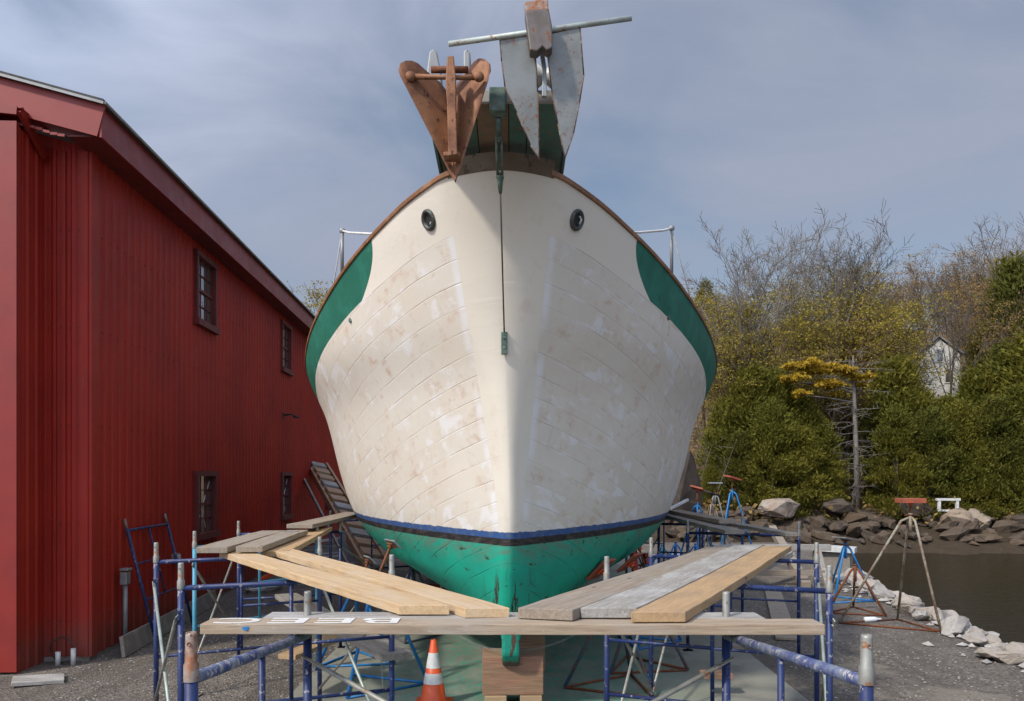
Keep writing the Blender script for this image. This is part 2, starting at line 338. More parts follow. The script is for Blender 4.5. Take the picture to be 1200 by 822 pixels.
slab = sm_.build('concrete_slab', m.fin(c, 0.9, 0, m.bump(m.noise(v, 30, 6, 0.7), 0.35, 0.006), 0.25)); tag(slab, kind='structure')
SLZ = 0.018
pb_ = MB(); pr = random.Random(77)
oct_ = [(1, 0, 0), (-1, 0, 0), (0, 1, 0), (0, -1, 0), (0, 0, 1), (0, 0, -1)]; of = [(0, 2, 4), (2, 1, 4), (1, 3, 4), (3, 0, 4), (2, 0, 5), (1, 2, 5), (3, 1, 5), (0, 3, 5)]
for i in range(5200):
    px = pr.choice((pr.uniform(60, 390), pr.uniform(850, 1200))); py = 560+pr.uniform(95, 275); g_ = G(px, py)
    if -2.3 < g_.x < 3.3 and g_.y < 26 or g_.x > xedge(g_.y)-0.1 or g_.x < -5.3 or g_.y > 27: continue
    s_ = pr.uniform(0.006, 0.019); a_ = pr.uniform(0, 3); ca, sa = math.cos(a_)*s_, math.sin(a_)*s_; k1 = pr.uniform(.6, 1.5)
    pb_.add([(g_.x+(u*ca*k1-w_*sa), g_.y+(u*sa*k1+w_*ca), q*s_*0.6+s_*0.2) for u, w_, q in oct_], of)
mpb = N('pebble_mat'); gg = mpb.n('ShaderNodeNewGeometry').outputs['Random Per Island']
pbo = pb_.build('pebbles', mpb.fin(mpb.mix(gg, (0.08, 0.07, 0.06), (0.30, 0.275, 0.25)), 0.9)); tag(pbo, 'loose pebbles scattered over the gravel yard', 'pebbles', kind='stuff')
# ------------------------------------------------------------ red shed
TH = math.atan(0.0525)
shed = thing('metal_shed', 'long red metal shed with ribbed siding, a wide eave and paned windows', 'building', (-5.2, 10.0, 0), TH)
# local frame: +Y along the wall away from camera, +X out of the wall towards the boat, z up
WL = 24.0; ZT = 6.27; Z0 = 0.06
wins = []
for yc in (4.33, 10.62, 16.9):
    wins += [(yc-0.47, yc+0.47, EYE-1.02, EYE-0.03), (yc-0.47, yc+0.47, EYE+2.66, EYE+3.74)]
def ribbed(mb, L_, z0, z1f, pitch=0.2286, amp=0.019, holes=(), tr=None):
    """ribbed sheet; profile runs in local t (0..L_), sticks out by amp; tr(t, out, z) -> point"""
    ts = []
    t = 0.0
    while t < L_-1e-6:
        for a, o in ((0, 0), (0.62, 0), (0.74, 1), (0.88, 1)):
            ts.append((min(t+a*pitch, L_), o*amp))
        ts.append((min(t+0.33*pitch, L_), 0.003)); ts.append((min(t+0.30*pitch, L_), 0.0)); ts.append((min(t+0.36*pitch, L_), 0.0))
        t += pitch
    ts.append((L_, 0)); ts = sorted(set(ts))
    for (a, oa), (b, ob) in zip(ts, ts[1:]):
        if b-a < 1e-5: continue
        mid = (a+b)/2; spans = [(z0, None)]
        hs = sorted([(h[2], h[3]) for h in holes if h[0] < mid < h[1]])
        cuts = [z0]
        for h in hs: cuts += [h[0], h[1]]
        cuts.append(None)
        for k in range(0, len(cuts), 2):
            za, zb = cuts[k], cuts[k+1]
            ta = zb if zb is not None else z1f(a); tb = zb if zb is not None else z1f(b)
            mb.add([tr(a, oa, za), tr(b, ob, za), tr(b, ob, tb), tr(a, oa, ta)], [(0, 1, 2, 3)])
wb = MB(); ribbed(wb, WL, Z0, lambda t: ZT, holes=wins, tr=lambda t, o, z: Vector((o, t, z))); wb.build('wall', M['red'], shed)
# front face of the shed (facing the camera): panel left of the corner
fb = MB(); ribbed(fb, 12, Z0, lambda t: ZT+0.05+0.26*t, tr=lambda t, o, z: Vector((-t, -o, z))); fb.build('wall', M['red'], shed)
# back and far side so it is closed
bb = MB(); bb.add([(0, WL, 0), (-12, WL, 0), (-12, WL, 9.7), (0, WL, ZT)], [(0, 1, 2, 3)]); bb.build('wall', M['red'], shed)
ct = MB(); ct.box((0.012, 0.06, (Z0+ZT)/2), (0.05, 0.16, ZT-Z0)); ct.box((-0.055, -0.012, (Z0+ZT)/2-0.001), (0.10, 0.05, ZT-Z0-0.004)); ct.build('corner_trim', M['red'], shed)
for xx in (-0.29, -0.40):
    t_ = MB(); t_.box((xx, -0.018, (Z0+ZT)/2), (0.035, 0.04, ZT-Z0-0.01)); t_.build('trim', M['red'], shed)
# plinth
pl = MB(); pl.box((-0.06, WL/2, 0.02), (0.1, WL, 0.16)); pl.box((-6, 0.06, 0.02), (12, 0.1, 0.16)); pl.build('foundation', M['dark_wood'], shed)
# eave: fascia, soffit, roof
OV = 0.35; FZ0, FZ1 = 6.25, 6.62
e = MB(); e.box((OV, WL/2-0.15, (FZ0+FZ1)/2), (0.03, WL+0.7, FZ1-FZ0)); e.build('fascia', M['red_trim'], shed)
e = MB(); e.box((OV/2-0.03, WL/2-0.1, FZ0+0.03), (OV+0.02, WL+0.7, 0.02)); e.build('soffit', M['dark_red'], shed)
e = MB(); e.beam((OV+0.014, -0.50, (FZ0+FZ1)/2), (-12, -0.50, (FZ0+FZ1)/2+0.26*12), 0.03, FZ1-FZ0, up=(0, 0, 1)); e.build('rake_board', M['red_trim'], shed)
e = MB(); e.prism([(OV+0.0, -0.47, FZ0+0.045), (OV, -0.02, FZ0+0.045), (-12, -0.02, FZ0+0.045+3.12), (-12, -0.47, FZ0+0.045+3.12)], (0, 0, 0.02)); e.build('soffit', M['red_trim'], shed)
rf = MB(); rf.prism([(OV+0.06, -0.56, FZ1+0.004), (OV+0.06, WL+0.3, FZ1+0.004), (-12, WL+0.3, FZ1+0.004+0.26*12.2), (-12, -0.56, FZ1+0.004+0.26*12.2)], (0, 0, 0.05)); rf.build('roof', M['dark'], shed)
rf = MB(); rf.beam((OV+0.07, -0.575, FZ1+0.0), (-12, -0.575, FZ1+0.26*12.2), 0.02, 0.03); rf.build('drip_edge', M['grey'], shed)
rf = MB(); rf.box((OV+0.075, WL/2-0.15, FZ1+0.012), (0.02, WL+0.8, 0.03)); rf.build('drip_edge', M['dark_wood'], shed)
# ragged broken lower edge on the rake board near the corner
e = MB()
for k in range(7): e.box((-0.1-k*0.085, -0.487, FZ0-0.012+0.26*(0.14+k*0.085)-random.uniform(0, .02)), (0.08, 0.02, 0.03), (0, 0.25+random.uniform(-.25, .25), 0))
e.build('torn_edge', M['red_trim'], shed)
# protruding box on the left
BX, BD, BH = -0.55, -0.62, 6.62
pb = MB(); ribbed(pb, -BD, 0.0, lambda t: BH-0.3, pitch=0.2, tr=lambda t, o, z: Vector((BX+o, -t, z))); pb.build('wall', M['red'], shed)
pb = MB(); ribbed(pb, 6, 0.0, lambda t: BH+0.1*t-0.25, tr=lambda t, o, z: Vector((BX-0.3-t, BD-o, z))); pb.build('wall', M['red'], shed)
pb = MB(); pb.box((BX-0.10, BD-0.02, BH/2-0.12), (0.27, 0.05, BH-0.3)); pb.box((BX-0.285, BD-0.035, BH/2-0.12), (0.05, 0.06, BH-0.31)); pb.build('trim', M['red_trim'], shed)
pb = MB(); pb.beam((BX+0.05, BD-0.05, BH-0.16), (BX-3, BD-0.05, BH+0.1), 0.04, 0.09); pb.beam((BX+0.06, BD-0.03, BH-0.13), (BX+0.07, -0.1, BH-0.46), 0.05, 0.10); pb.prism([(BX+0.09, BD-0.06, BH-0.13), (BX-3, BD-0.06, BH+0.2), (BX-3, 0, BH+0.2), (BX+0.09, 0, BH-0.13)], (0, 0, 0.015)); pb.build('flashing', M['red_trim'], shed)
M['glass'] = N('window_glass').fin((0.09, 0.09, 0.075), 0.09, 0.0, None, 1.0); M['glass'].node_tree.nodes['Principled BSDF'].inputs['IOR'].default_value = 2.3
for (a, b, z0, z1) in wins:
    fr = MB(); yc = (a+b)/2; zc = (z0+z1)/2; W_ = b-a; H_ = z1-z0
    fr.box((0.03, a-0.03, zc), (0.07, 0.09, H_+0.02)); fr.box((0.03, b+0.03, zc), (0.07, 0.09, H_+0.02))
    fr.box((0.033, yc, z1+0.04), (0.085, W_+0.2, 0.09)); fr.box((0.045, yc, z0-0.055), (0.12, W_+0.22, 0.11))
    win = fr.build('window', M['dark_red'], shed)
    g = MB(); g.box((-0.035, yc, zc), (0.01, W_+0.02, H_+0.02)); g.build('pane', M['glass'], win)
    mu = MB()
    mu.box((-0.012, yc, zc), (0.035, W_-0.01, 0.045))
    for k in (1, 2): mu.box((-0.015, a+W_*k/3, zc), (0.022, 0.015, H_-0.01))
    for k in (1, 3): mu.box((-0.016, yc, z0+H_*k/4), (0.02, W_-0.012, 0.015))
    for sgn in (-1, 1): mu.box((-0.014, yc+sgn*(W_/2-0.02), zc), (0.03, 0.04, H_-0.006))
    mu.build('muntins', M['dark_red'], win)
    if z0 < 2:
        br = MB(); br.beam((-0.026, a+0.08, z0+0.05), (-0.026, b-0.1, z1-0.1), 0.004, 0.012, up=(1, 0, 0)); br.beam((-0.0265, b-0.3, z0+0.05), (-0.0265, a+0.2, z1-0.3), 0.004, 0.012, up=(1, 0, 0)); br.build('cord', M['rope'], win)
def shed_pt(t, o=0.0, z=0.0): return Matrix.Rotation(TH, 4, 'Z') @ Vector((o, t, z))+Vector((-5.2, 10, 0))
def shed_t(px):    # distance along the wall seen at image column px
    q = (px-CX)/F; return max(0.02, (-5.2+0.525)/(q+0.0525)/1.0-10)
# screws
sc = MB()
for zz in (0.5, 1.7, 2.9, 4.1, 5.3, 6.3):
    for xx in (-0.12, -0.24, -0.34, -0.48): sc.box((xx, -0.024, zz), (0.012, 0.012, 0.012))
for zz in (0.5, 1.7, 2.9, 4.1, 5.3):
    for k in range(100): sc.box((0.006, 0.1+k*0.2286+0.0, zz), (0.014, 0.013, 0.013))
sc.build('screws', M['dark_red'], shed)['kind'] = 'stuff'

def shed_thing(name, label, cat, t, o=0.0, z=0.0): return thing(name, label, cat, shed_pt(t, o, z), TH)
q = shed_thing('wall_lamp', 'small black bracket lamp sticking out of the red wall between the windows', 'lamp', shed_t(331), 0.02, 3.75)
mb = MB().box((0.015, 0, 0.02), (0.03, 0.12, 0.14)).tube([(0.02, 0, 0.03), (0.2, 0, 0.05), (0.3, 0, 0.0)], 0.022, 8); mb.build('bracket', M['dark'], q)
MB().lathe((0.33, 0, -0.03), [(0.03, 0.05), (0.09, 0.0), (0.07, -0.01), (0.0, 0.0)], 14).build('shade', M['dark'], q)
q = shed_thing('electric_post', 'grey conduit standing at the shed wall with a small socket box on top', 'conduit', shed_t(133)+0.05, 0.13, 0.0)
MB().tube([(0, 0, 0), (0, 0, 0.84)], 0.03, 10).build('pipe', M['grey'], q); MB().box((0.0, 0, 0.93), (0.09, 0.13, 0.17), bev=0.012).box((0.01, 0.0, 1.045), (0.11, 0.15, 0.03), bev=0.008).build('socket_box', M['grey'], q)
q = shed_thing('socket_cover', 'small white outlet box fixed low on the red wall behind the leaning frame', 'outlet', shed_t(202), 0.05, 0.98)
MB().box((0, 0, 0), (0.07, 0.2, 0.14), bev=0.01).build('box', M['grey'], q); MB().box((0.045, 0, 0), (0.02, 0.16, 0.1), bev=0.006).build('lid', M['tarp'], q)
# board on edge against the wall foot
q = MB(); a = shed_pt(0.15, 0.33, 0.0); b = shed_pt(4.3, 0.20, 0.0)
q.beam(a+Vector((0, 0, 0.135)), b+Vector((0, 0, 0.135)), 0.045, 0.26, up=(-0.12, 0, 1)); q = q.build('board', M['dark_wood'], None, 0.004)
tag(q, 'long grey board standing on edge along the foot of the red wall', 'board')
# white pipe stubs and chain at the base of the front face
for k, (xx, h) in enumerate(((-0.10, 0.20), (-0.28, 0.16))):
    q = MB(); p = shed_pt(-0.2, xx-0.0, 0.0); q.tube([p, p+Vector((0, 0, h))], 0.03, 10); q = q.build('pipe_stub', M['white'])
    tag(q, ['taller white pipe stub below the corner of the red shed', 'shorter white pipe stub beside the wire coil below the red shed'][k], 'pipe')
q = MB()
pc = shed_pt(-0.13, -0.26, 0.17)
q.tube([pc+Vector((0.15*math.cos(a), -0.02*math.sin(3*a), 0.15*math.sin(a))) for a in np.linspace(0, 2*math.pi, 24)], 0.008, 6); q = q.build('wire_hoop', M['dark']); tag(q, 'dark wire hoop leaning on the foundation below the red shed', 'hoop')
q = MB(); q.box(G(45, 800)+Vector((0, 0, 0.03)), (0.5, 0.35, 0.04), (0, 0.05, 0.5)); q = q.build('scrap_board', M['grey_wood'], None, 0.004); tag(q, 'short grey scrap board lying at the foot of the pink trim of the shed', 'board')

# ------------------------------------------------------------ boat
KEEL = 0.50
Zs = cv([(5.6, 4.63), (6.25, 4.585), (6.7, 4.54), (7.2, 4.45), (8.0, 4.28), (8.7, 4.11), (9.5, 3.93), (10.3, 3.76), (11.5, 3.58), (13, 3.42), (16, 3.3), (22, 3.4)])
Y0f = cv([(0.5, 8.3), (0.62, 7.85), (0.8, 7.62), (1.2, 7.3), (1.79, 7.0), (2.5, 6.82), (3.3, 6.62), (4.0, 6.36), (4.7, 6.0)])
rf_ = cv([(0.5, .085), (1.4, .05), (2.3, .035), (3.0, .075), (3.6, .19), (4.2, .26), (4.7, .30)])
hmf = cv([(0.5, .09), (0.7, .32), (0.9, 1.2), (1.1, 1.75), (1.35, 2.2), (1.79, 2.5), (2.3, 2.64), (3, 2.76), (3.75, 2.99), (4.1, 3.0), (4.7, 3.0)])
pf = cv([(0.5, 2.7), (3.4, 2.7), (4.3, 2.32), (4.7, 2.02)])
Lf = cv([(0.5, 9), (1.79, 8), (4.6, 7)])
def hb(Y, Z):
    y0 = Y0f(Z); d = Y-y0
    if d <= 0: return 0.0
    r = min(rf_(Z), hmf(Z)); t = min(1, d/Lf(Z))
    nose = r*math.sqrt(max(0, 1-(1-min(1, d/r))**2))
    return nose+(hmf(Z)-r)*(1-(1-t)**pf(Z))
def xoff(Y, Z): return -0.075*sstep(Z, 1.5, 4.6)*sstep(11-Y, 0, 5)-0.01
def hull_ray(px, py):
    """point of the hull surface seen at an image position"""
    for i in range(2500):
        Y = 5.9+i*0.003; x = X(px, Y); z = Zp(py, Y)
        if z < Zs(Y)+0.02 and abs(x-xoff(Y, z)) <= hb(Y, z): return Vector((x, Y, z))
    return None
YEND = 21.0
NR, NC = 96, 120
def row(w_):
    z = KEEL+w_*(4.6-KEEL)
    for _ in range(30): z = KEEL+w_*(Zs(Y0f(z))-KEEL)
    y0 = Y0f(z); pts = []
    for j in range(NC):
        u = j/(NC-1); Y = y0+(YEND-y0)*(0.12*u**2+0.88*u**3.2) if j else y0
        z_ = KEEL+w_*(Zs(Y)-KEEL)
        pts.append((hb(Y, z_) if j else 0.0, Y, z_))
    return pts
rows = [row((i/(NR-1))**1.0) for i in range(NR)]
hv = []; attrs = []
for sgn in (-1, 1):
    for rw in rows:
        for (h, Y, z) in rw:
            hv.append((sgn*h+xoff(Y, z), Y, z)); s_ = 5.0-(Zs(Y)-z)/(1+0.05*(Y-6.5)-0.002*max(0, Y-10)**2)
            attrs.append((s_, Y+sgn*31.0, z, Zs(Y)-z, h))
def gf(o, flip):
    fs = []
    for i in range(NR-1):
        for j in range(NC-1):
            f = (o+i*NC+j, o+i*NC+j+1, o+(i+1)*NC+j+1, o+(i+1)*NC+j)
            fs.append(f[::-1] if flip else f)
    return fs
# bottom closure, transom and deck
faces = gf(0, False)+gf(NR*NC, True)
o2 = NR*NC
faces += [(j, o2+j, o2+j+1, j+1) for j in range(NC-1)]
faces += [(i*NC+NC-1, (i+1)*NC+NC-1, o2+(i+1)*NC+NC-1, o2+i*NC+NC-1) for i in range(NR-1)]
me = bpy.data.meshes.new('hull'); me.from_pydata(hv, [], faces)
for k, nm in enumerate(('hs', 'hu', 'hz', 'hd', 'hx')):
    at = me.attributes.new(nm, 'FLOAT', 'POINT'); at.data.foreach_set('value', [a[k] for a in attrs])
me.polygons.foreach_set('use_smooth', [True]*len(me.polygons))
bm = bmesh.new(); bm.from_mesh(me); bmesh.ops.remove_doubles(bm, verts=bm.verts, dist=1e-5); bmesh.ops.recalc_face_normals(bm, faces=bm.faces)
bm.to_mesh(me); bm.free()
# hull material
m = N('hull_mat'); hs, hu, hz, hd, hx = (m.attr(k) for k in ('hs', 'hu', 'hz', 'hd', 'hx'))
uv = m.comb(hu, hs, 0.0); pos = m.obj()
ROW = 0.165
wob = m.math('MULTIPLY', m.math('SUBTRACT', m.noise(uv, 0.9, 2), 0.5), 0.05)
rowc = m.math('DIVIDE', m.math('ADD', hs, wob), ROW)
rown = m.math('FLOOR', rowc); fr_ = m.math('FRACT', rowc)
seam = m.step(m.math('ABSOLUTE', m.math('SUBTRACT', fr_, 0.5)), 0.465, 0.49)
zone = m.math('MULTIPLY', m.step(m.math('SUBTRACT', hx, m.math('ADD', 0.10, m.math('MULTIPLY', m.math('MAXIMUM', m.math('SUBTRACT', hz, 2.0), 0.0), 0.125))), 0.0, 0.012), m.step(hd, 0.375, 0.385))
# per plank offset random
rnd = m.n('ShaderNodeTexWhiteNoise', noise_dimensions='1D'); m.put(rnd.inputs['W'], rown); rnv = rnd.outputs['Value']
uvp = m.comb(m.math('ADD', hu, m.math('MULTIPLY', rnv, 7.0)), m.math('MULTIPLY', rown, 3.7), m.math('MULTIPLY', fr_, 0.35))
blotch = m.noise(m.mapv(uvp, (2.0, 1, 1.2)), 1.9, 5, 0.6, 0.3)
cream = (0.72, 0.66, 0.56); tan = (0.56, 0.42, 0.315); putty = (0.74, 0.72, 0.70)
base = m.mix(m.step(m.noise(uv, 1.4, 5, 0.6), 0.3, 0.75), (0.69, 0.64, 0.55), (0.65, 0.58, 0.485))
base = m.mix(m.math('MULTIPLY', m.math('ADD', m.math('MULTIPLY', rnv, 0.3), 0.0), 0.6), base, (0.62, 0.55, 0.47))
tanp = m.math('MULTIPLY', m.step(m.noise(m.mapv(uvp, (3.0, 1, 1), (4, 2, 0)), 2.4, 6, 0.65, 0.4), 0.50, 0.66), m.step(m.noise(m.mapv(uv, (2.5, 12, 1), (1, 5, 0)), 1.1, 5, 0.7), 0.40, 0.62))
planked = m.mix(m.math('MULTIPLY', tanp, 0.8), base, tan)
put1 = m.math('MULTIPLY', m.step(blotch, 0.50, 0.60), m.step(m.noise(m.mapv(uv, (1.2, 2, 1), (7, 1, 0)), 1.9, 5, 0.6, 0.4), 0.44, 0.58))
# putty streaks following the seams
put2 = m.math('MULTIPLY', m.step(m.math('ABSOLUTE', m.math('SUBTRACT', fr_, 0.5)), 0.30, 0.46), m.step(m.noise(m.mapv(uv, (1.6, 7, 1), (2, 9, 0)), 1.6, 4, 0.6), 0.56, 0.66))
putm = m.math('MAXIMUM', put1, put2)
planked = m.mix(m.math('MULTIPLY', putm, 0.85), planked, putty)
bj = m.math('ABSOLUTE', m.math('SUBTRACT', m.math('FRACT', m.math('ADD', m.math('DIVIDE', hu, 2.6), rnv)), 0.5))
butt = m.step(bj, 0.0022, 0.0012)
seamv = m.math('MULTIPLY', m.math('MAXIMUM', seam, butt), m.math('ADD', 0.25, m.math('MULTIPLY', m.step(m.noise(uv, 2.6, 4), 0.4, 0.62), 0.75)))
planked = m.mix(m.math('MULTIPLY', seamv, 0.30), planked, (0.38, 0.31, 0.25))
edge = m.math('MULTIPLY', m.step(m.math('SUBTRACT', hx, m.math('ADD', 0.135, m.math('MULTIPLY', m.math('MAXIMUM', m.math('SUBTRACT', hz, 2.0), 0.0), 0.125))), 0.05, 0.0), zone)
planked = m.mix(m.math('MULTIPLY', edge, m.step(m.noise(uv, 3, 4), 0.35, 0.6)), planked, putty)
smooth_ = m.mix(m.math('MULTIPLY', m.step(m.noise(m.mapv(pos, (1, 1, 1), (5, 5, 0)), 2.8, 5, 0.65), 0.57, 0.70), 0.4), cream, (0.60, 0.48, 0.37))
smooth_ = m.mix(m.math('MULTIPLY', m.step(m.noise(m.mapv(pos, (3, 3, 0.7)), 3.2, 5), 0.62, 0.75), 0.4), smooth_, (0.60, 0.52, 0.42))
wht = m.mix(zone, smooth_, planked)
# bulwark green aft
gb = m.math('SUBTRACT', m.math('SUBTRACT', m.math('ABSOLUTE', hu), 31.0), 0.0)
hY = m.math('ADD', m.math('MULTIPLY', m.math('SIGN', hu), 1.0), 0.0)
ay = m.math('SUBTRACT', hu, m.math('MULTIPLY', m.math('SIGN', hu), 31.0))          # Y for + side ; for - side hu = Y-31 -> sign negative
yb = m.math('ADD', 7.33, m.math('MULTIPLY', m.math('POWER', m.math('DIVIDE', hd, 0.38), 2.0), 0.42))
gm_ = m.math('MULTIPLY', m.step(m.math('SUBTRACT', ay, yb), 0.0, 0.015), m.step(m.math('ADD', hd, m.math('MULTIPLY', m.noise(uv, 9, 3), 0.006)), 0.388, 0.38))
green = m.mix(m.step(m.noise(pos, 3.5, 6, 0.65), 0.4, 0.7), (0.014, 0.125, 0.08), (0.022, 0.17, 0.115))
green = m.mix(m.math('MULTIPLY', m.step(m.noise(m.mapv(pos, (1, 1, 1), (3, 0, 0)), 11, 5, 0.75), 0.62, 0.72), 0.5), green, (0.12, 0.3, 0.24))
green = m.mix(m.math('MULTIPLY', m.step(m.noise(pos, 5, 5, 0.7), 0.62, 0.7), 0.4), green, (0.02, 0.07, 0.045))
c = m.mix(gm_, wht, green)
# boot top: blue tape, black stripe, green bottom
rz = m.math('ADD', hz, m.math('MULTIPLY', m.math('SUBTRACT', m.noise(m.mapv(pos, (1, 1, 1)), 9, 4, 0.7), 0.5), 0.035))
bl = m.mix(m.step(m.noise(pos, 12, 4, 0.7), 0.45, 0.65), (0.035, 0.09, 0.25), (0.09, 0.13, 0.22))
c = m.mix(m.step(rz, 1.80, 1.793), c, bl)
blk = m.mix(m.math('MULTIPLY', m.step(m.noise(m.mapv(uv, (2, 8, 1)), 3, 5, 0.7), 0.42, 0.7), 0.9), (0.022, 0.020, 0.020), (0.09, 0.075, 0.065))
c = m.mix(m.step(hz, 1.742, 1.738), c, blk)
bot = m.mix(m.step(m.noise(pos, 1.8, 5, 0.6), 0.35, 0.7), (0.010, 0.42, 0.28), (0.014, 0.32, 0.22))
bot = m.mix(m.math('MULTIPLY', m.math('MULTIPLY', m.step(hz, 1.42, 1.66), m.step(m.noise(m.mapv(uv, (1.5, 8, 1)), 2.2, 5, 0.7), 0.36, 0.60)), 0.8), bot, (0.14, 0.21, 0.15))
bot = m.mix(m.math('MULTIPLY', m.step(m.noise(m.mapv(uv, (3, 9, 1), (3, 3, 0)), 5.5, 5, 0.7), 0.66, 0.72), 0.7), bot, (0.23, 0.55, 0.43))
flake = m.math('MULTIPLY', m.step(m.noise(m.mapv(pos, (5, 1, 5)), 2.2, 6, 0.68), 0.62, 0.635), 1.0)
stemfl = m.math('MULTIPLY', m.step(hx, 0.30, 0.10), m.step(m.noise(m.mapv(pos, (16, 0.3, 1.5), (2, 0, 0)), 1.5, 5, 0.65), 0.53, 0.55))
stemfl = m.math('MULTIPLY', stemfl, m.step(hz, 1.55, 1.2))
bot = m.mix(m.math('MAXIMUM', m.math('MULTIPLY', flake, 0.85), stemfl), bot, (0.05, 0.03, 0.022))
bot = m.mix(m.math('MULTIPLY', seamv, 0.5), bot, (0.012, 0.11, 0.075))
c = m.mix(m.step(hz, 1.677, 1.673), c, bot)
bmpv = m.math('ADD', m.math('MULTIPLY', m.math('MULTIPLY', seamv, zone), -0.9), m.math('ADD', m.math('MULTIPLY', putm, 0.25), m.math('MULTIPLY', m.noise(uv, 3, 5, 0.6), 0.8)))
line = m.step(m.math('ABSOLUTE', m.math('SUBTRACT', hd, 0.383)), 0.012, 0.004)
bmpv = m.math('ADD', bmpv, m.math('MULTIPLY', m.math('MULTIPLY', line, m.step(hx, 0.3, 0.4)), 0.12))
rgh = m.math('ADD', 0.55, m.math('MULTIPLY', m.noise(pos, 5, 3), 0.2))
me.materials.append(m.fin(c, rgh, 0, m.bump(bmpv, 0.5, 0.006), 0.35))
boat = thing('wooden_boat', 'big wooden boat hauled out bow first, cream planked hull with green bulwarks and green bottom', 'boat', (0, 7, 0))
def bpart(o): o.parent = boat; o.location = Vector(o.location)-Vector((0, 7, 0)); return o
hull = bpart(bpy.data.objects.new('hull', me)); COL.objects.link(hull)
# deck below the rail
dk = MB(); ys = list(np.linspace(6.6, YEND-0.05, 40))
dk.add([(sg*max(0.01, hb(y, Zs(y)-0.3)-0.12)+xoff(y, Zs(y)-0.3), y, Zs(y)-0.3) for y in ys for sg in (-1, 1)], [(2*i, 2*i+1, 2*i+3, 2*i+2) for i in range(len(ys)-1)]); bpart(dk.build('deck', M['brown_wood']))
# keel timber under the planking
k = MB(); prof = [(8.15, 0.40), (7.74, 0.47), (7.60, 0.60), (7.55, 0.80), (7.48, 1.0), (8.3, 0.95), (12, 0.75), (20, 0.8), (20, 0.34)]
k.prism([(-0.085-0.01, y, z) for y, z in prof], (0.17, 0, 0)); kk = bpart(k.build('keel', None or M['dark_wood'], None, 0.03))
mk = N('keel_mat'); v = mk.pos()
cc = mk.mix(mk.step(mk.noise(mk.mapv(v, (6, 1, 1.5)), 2.6, 5, 0.6), 0.50, 0.54), (0.010, 0.30, 0.21), (0.10, 0.06, 0.045)); cc = mk.mix(mk.step(mk.sep(v)[2], 0.56, 0.5), cc, (0.09, 0.065, 0.05))
kk.data.materials[0] = mk.fin(cc, 0.75, 0, mk.bump(mk.noise(v, 20, 5), 0.5, 0.01))
# rail cap
def sweep(Ys, off_z, sgn, wd, ht, name, mat, din=0.0):
    b_ = MB(); vs = []
    for y in Ys:
        z = Zs(y); x = sgn*(hb(y, z-0.001)-din)+xoff(y, z)
        e_ = 0.02; dx = (hb(y+e_, Zs(y+e_))-hb(max(6.02, y-e_), Zs(y-e_)))/(2*e_); nrm = Vector((sgn*1, -dx, 0)).normalized()
        c_ = Vector((x, y, z+off_z))
        for a, b2 in ((-1, -1), (1, -1), (1, 1), (-1, 1)): vs.append(c_+nrm*(a*wd/2)+Vector((0, 0, b2*ht/2)))
    n_ = len(Ys); fs = [(i*4+k_, i*4+(k_+1) % 4, (i+1)*4+(k_+1) % 4, (i+1)*4+k_) for i in range(n_-1) for k_ in range(4)]+[(0, 1, 2, 3), tuple(4*(n_-1)+k_ for k_ in range(4))]
    b_.add(vs, fs); return bpart(b_.build(name, mat, None, 0.006))
Ysw = [6.22+(YEND-6.22)*(i/90)**1.6 for i in range(91)]
for sgn in (-1, 1): sweep(Ysw, 0.016, sgn, 0.07, 0.042, 'rail_cap', M['rail_wood'], 0.022)
# bow platform: arc band, deck boards, green under-panels
BXo = xoff(6.0, 4.6)
def top_arc(z, n=28, yb=6.235, out=0.0):
    pts = []
    a = [yb]+[6.0+(yb-6.0)*(1-i/n)**2 for i in range(1, n+1)]
    L1 = []
    y0 = Y0f(4.56)
    for i in range(n+1):
        u = 1-i/n; Y = y0+(yb-y0)*u**2
        L1.append((-(hb(Y, 4.56)+out), Y-out*(1-u)))
    return L1+[(-x_, y_) for x_, y_ in L1[::-1][1:]]
arc = top_arc(4.6, out=0.02)
b_ = MB(); vs = []
zz0 = lambda y: 4.57; zz1 = 4.72
inner = [(x_*0.86, y_+0.05) for x_, y_ in arc]
for (x_, y_), (xi, yi) in zip(arc, inner):
    for (q1, q2, z) in ((x_, y_, 4.57), (x_*1.0, y_-0.05, 4.685), (xi, yi, 4.685), (xi, yi, 4.57)): vs.append((q1+BXo, q2, z))
nn = len(arc); b_.add(vs, [(i*4+k_, i*4+(k_+1) % 4, (i+1)*4+(k_+1) % 4, (i+1)*4+k_) for i in range(nn-1) for k_ in range(4)]+[(0, 1, 2, 3), tuple(4*(nn-1)+k_ for k_ in range(4))])
bpart(b_.build('bow_band', painted('band_paint', (0.13, 0.09, 0.055), (0.19, 0.15, 0.115), (0.07, 0.045, 0.03), 0.6, 4, 0.7, 0, 0.3, 10)))
PY0, PY1 = 5.47, 6.75; PZ = 4.725; sl_ = 0.10
def pz(y): return 4.80-(y-PY0)*sl_/(PY1-PY0)
def slabp(xa, xb, ya, yb, t0, t1, name, mat, xa2=None, xb2=None):
    xa2 = xa if xa2 is None else xa2; xb2 = xb if xb2 is None else xb2
    mb = MB(); mb.add([(xa+BXo, ya, pz(ya)+t0), (xb+BXo, ya, pz(ya)+t0), (xb2+BXo, yb, pz(yb)+t0), (xa2+BXo, yb, pz(yb)+t0), (xa+BXo, ya, pz(ya)+t1), (xb+BXo, ya, pz(ya)+t1), (xb2+BXo, yb, pz(yb)+t1), (xa2+BXo, yb, pz(yb)+t1)],
        [(3, 2, 1, 0), (4, 5, 6, 7), (0, 1, 5, 4), (1, 2, 6, 5), (2, 3, 7, 6), (3, 0, 4, 7)]); return bpart(mb.build(name, mat, None, 0.004))
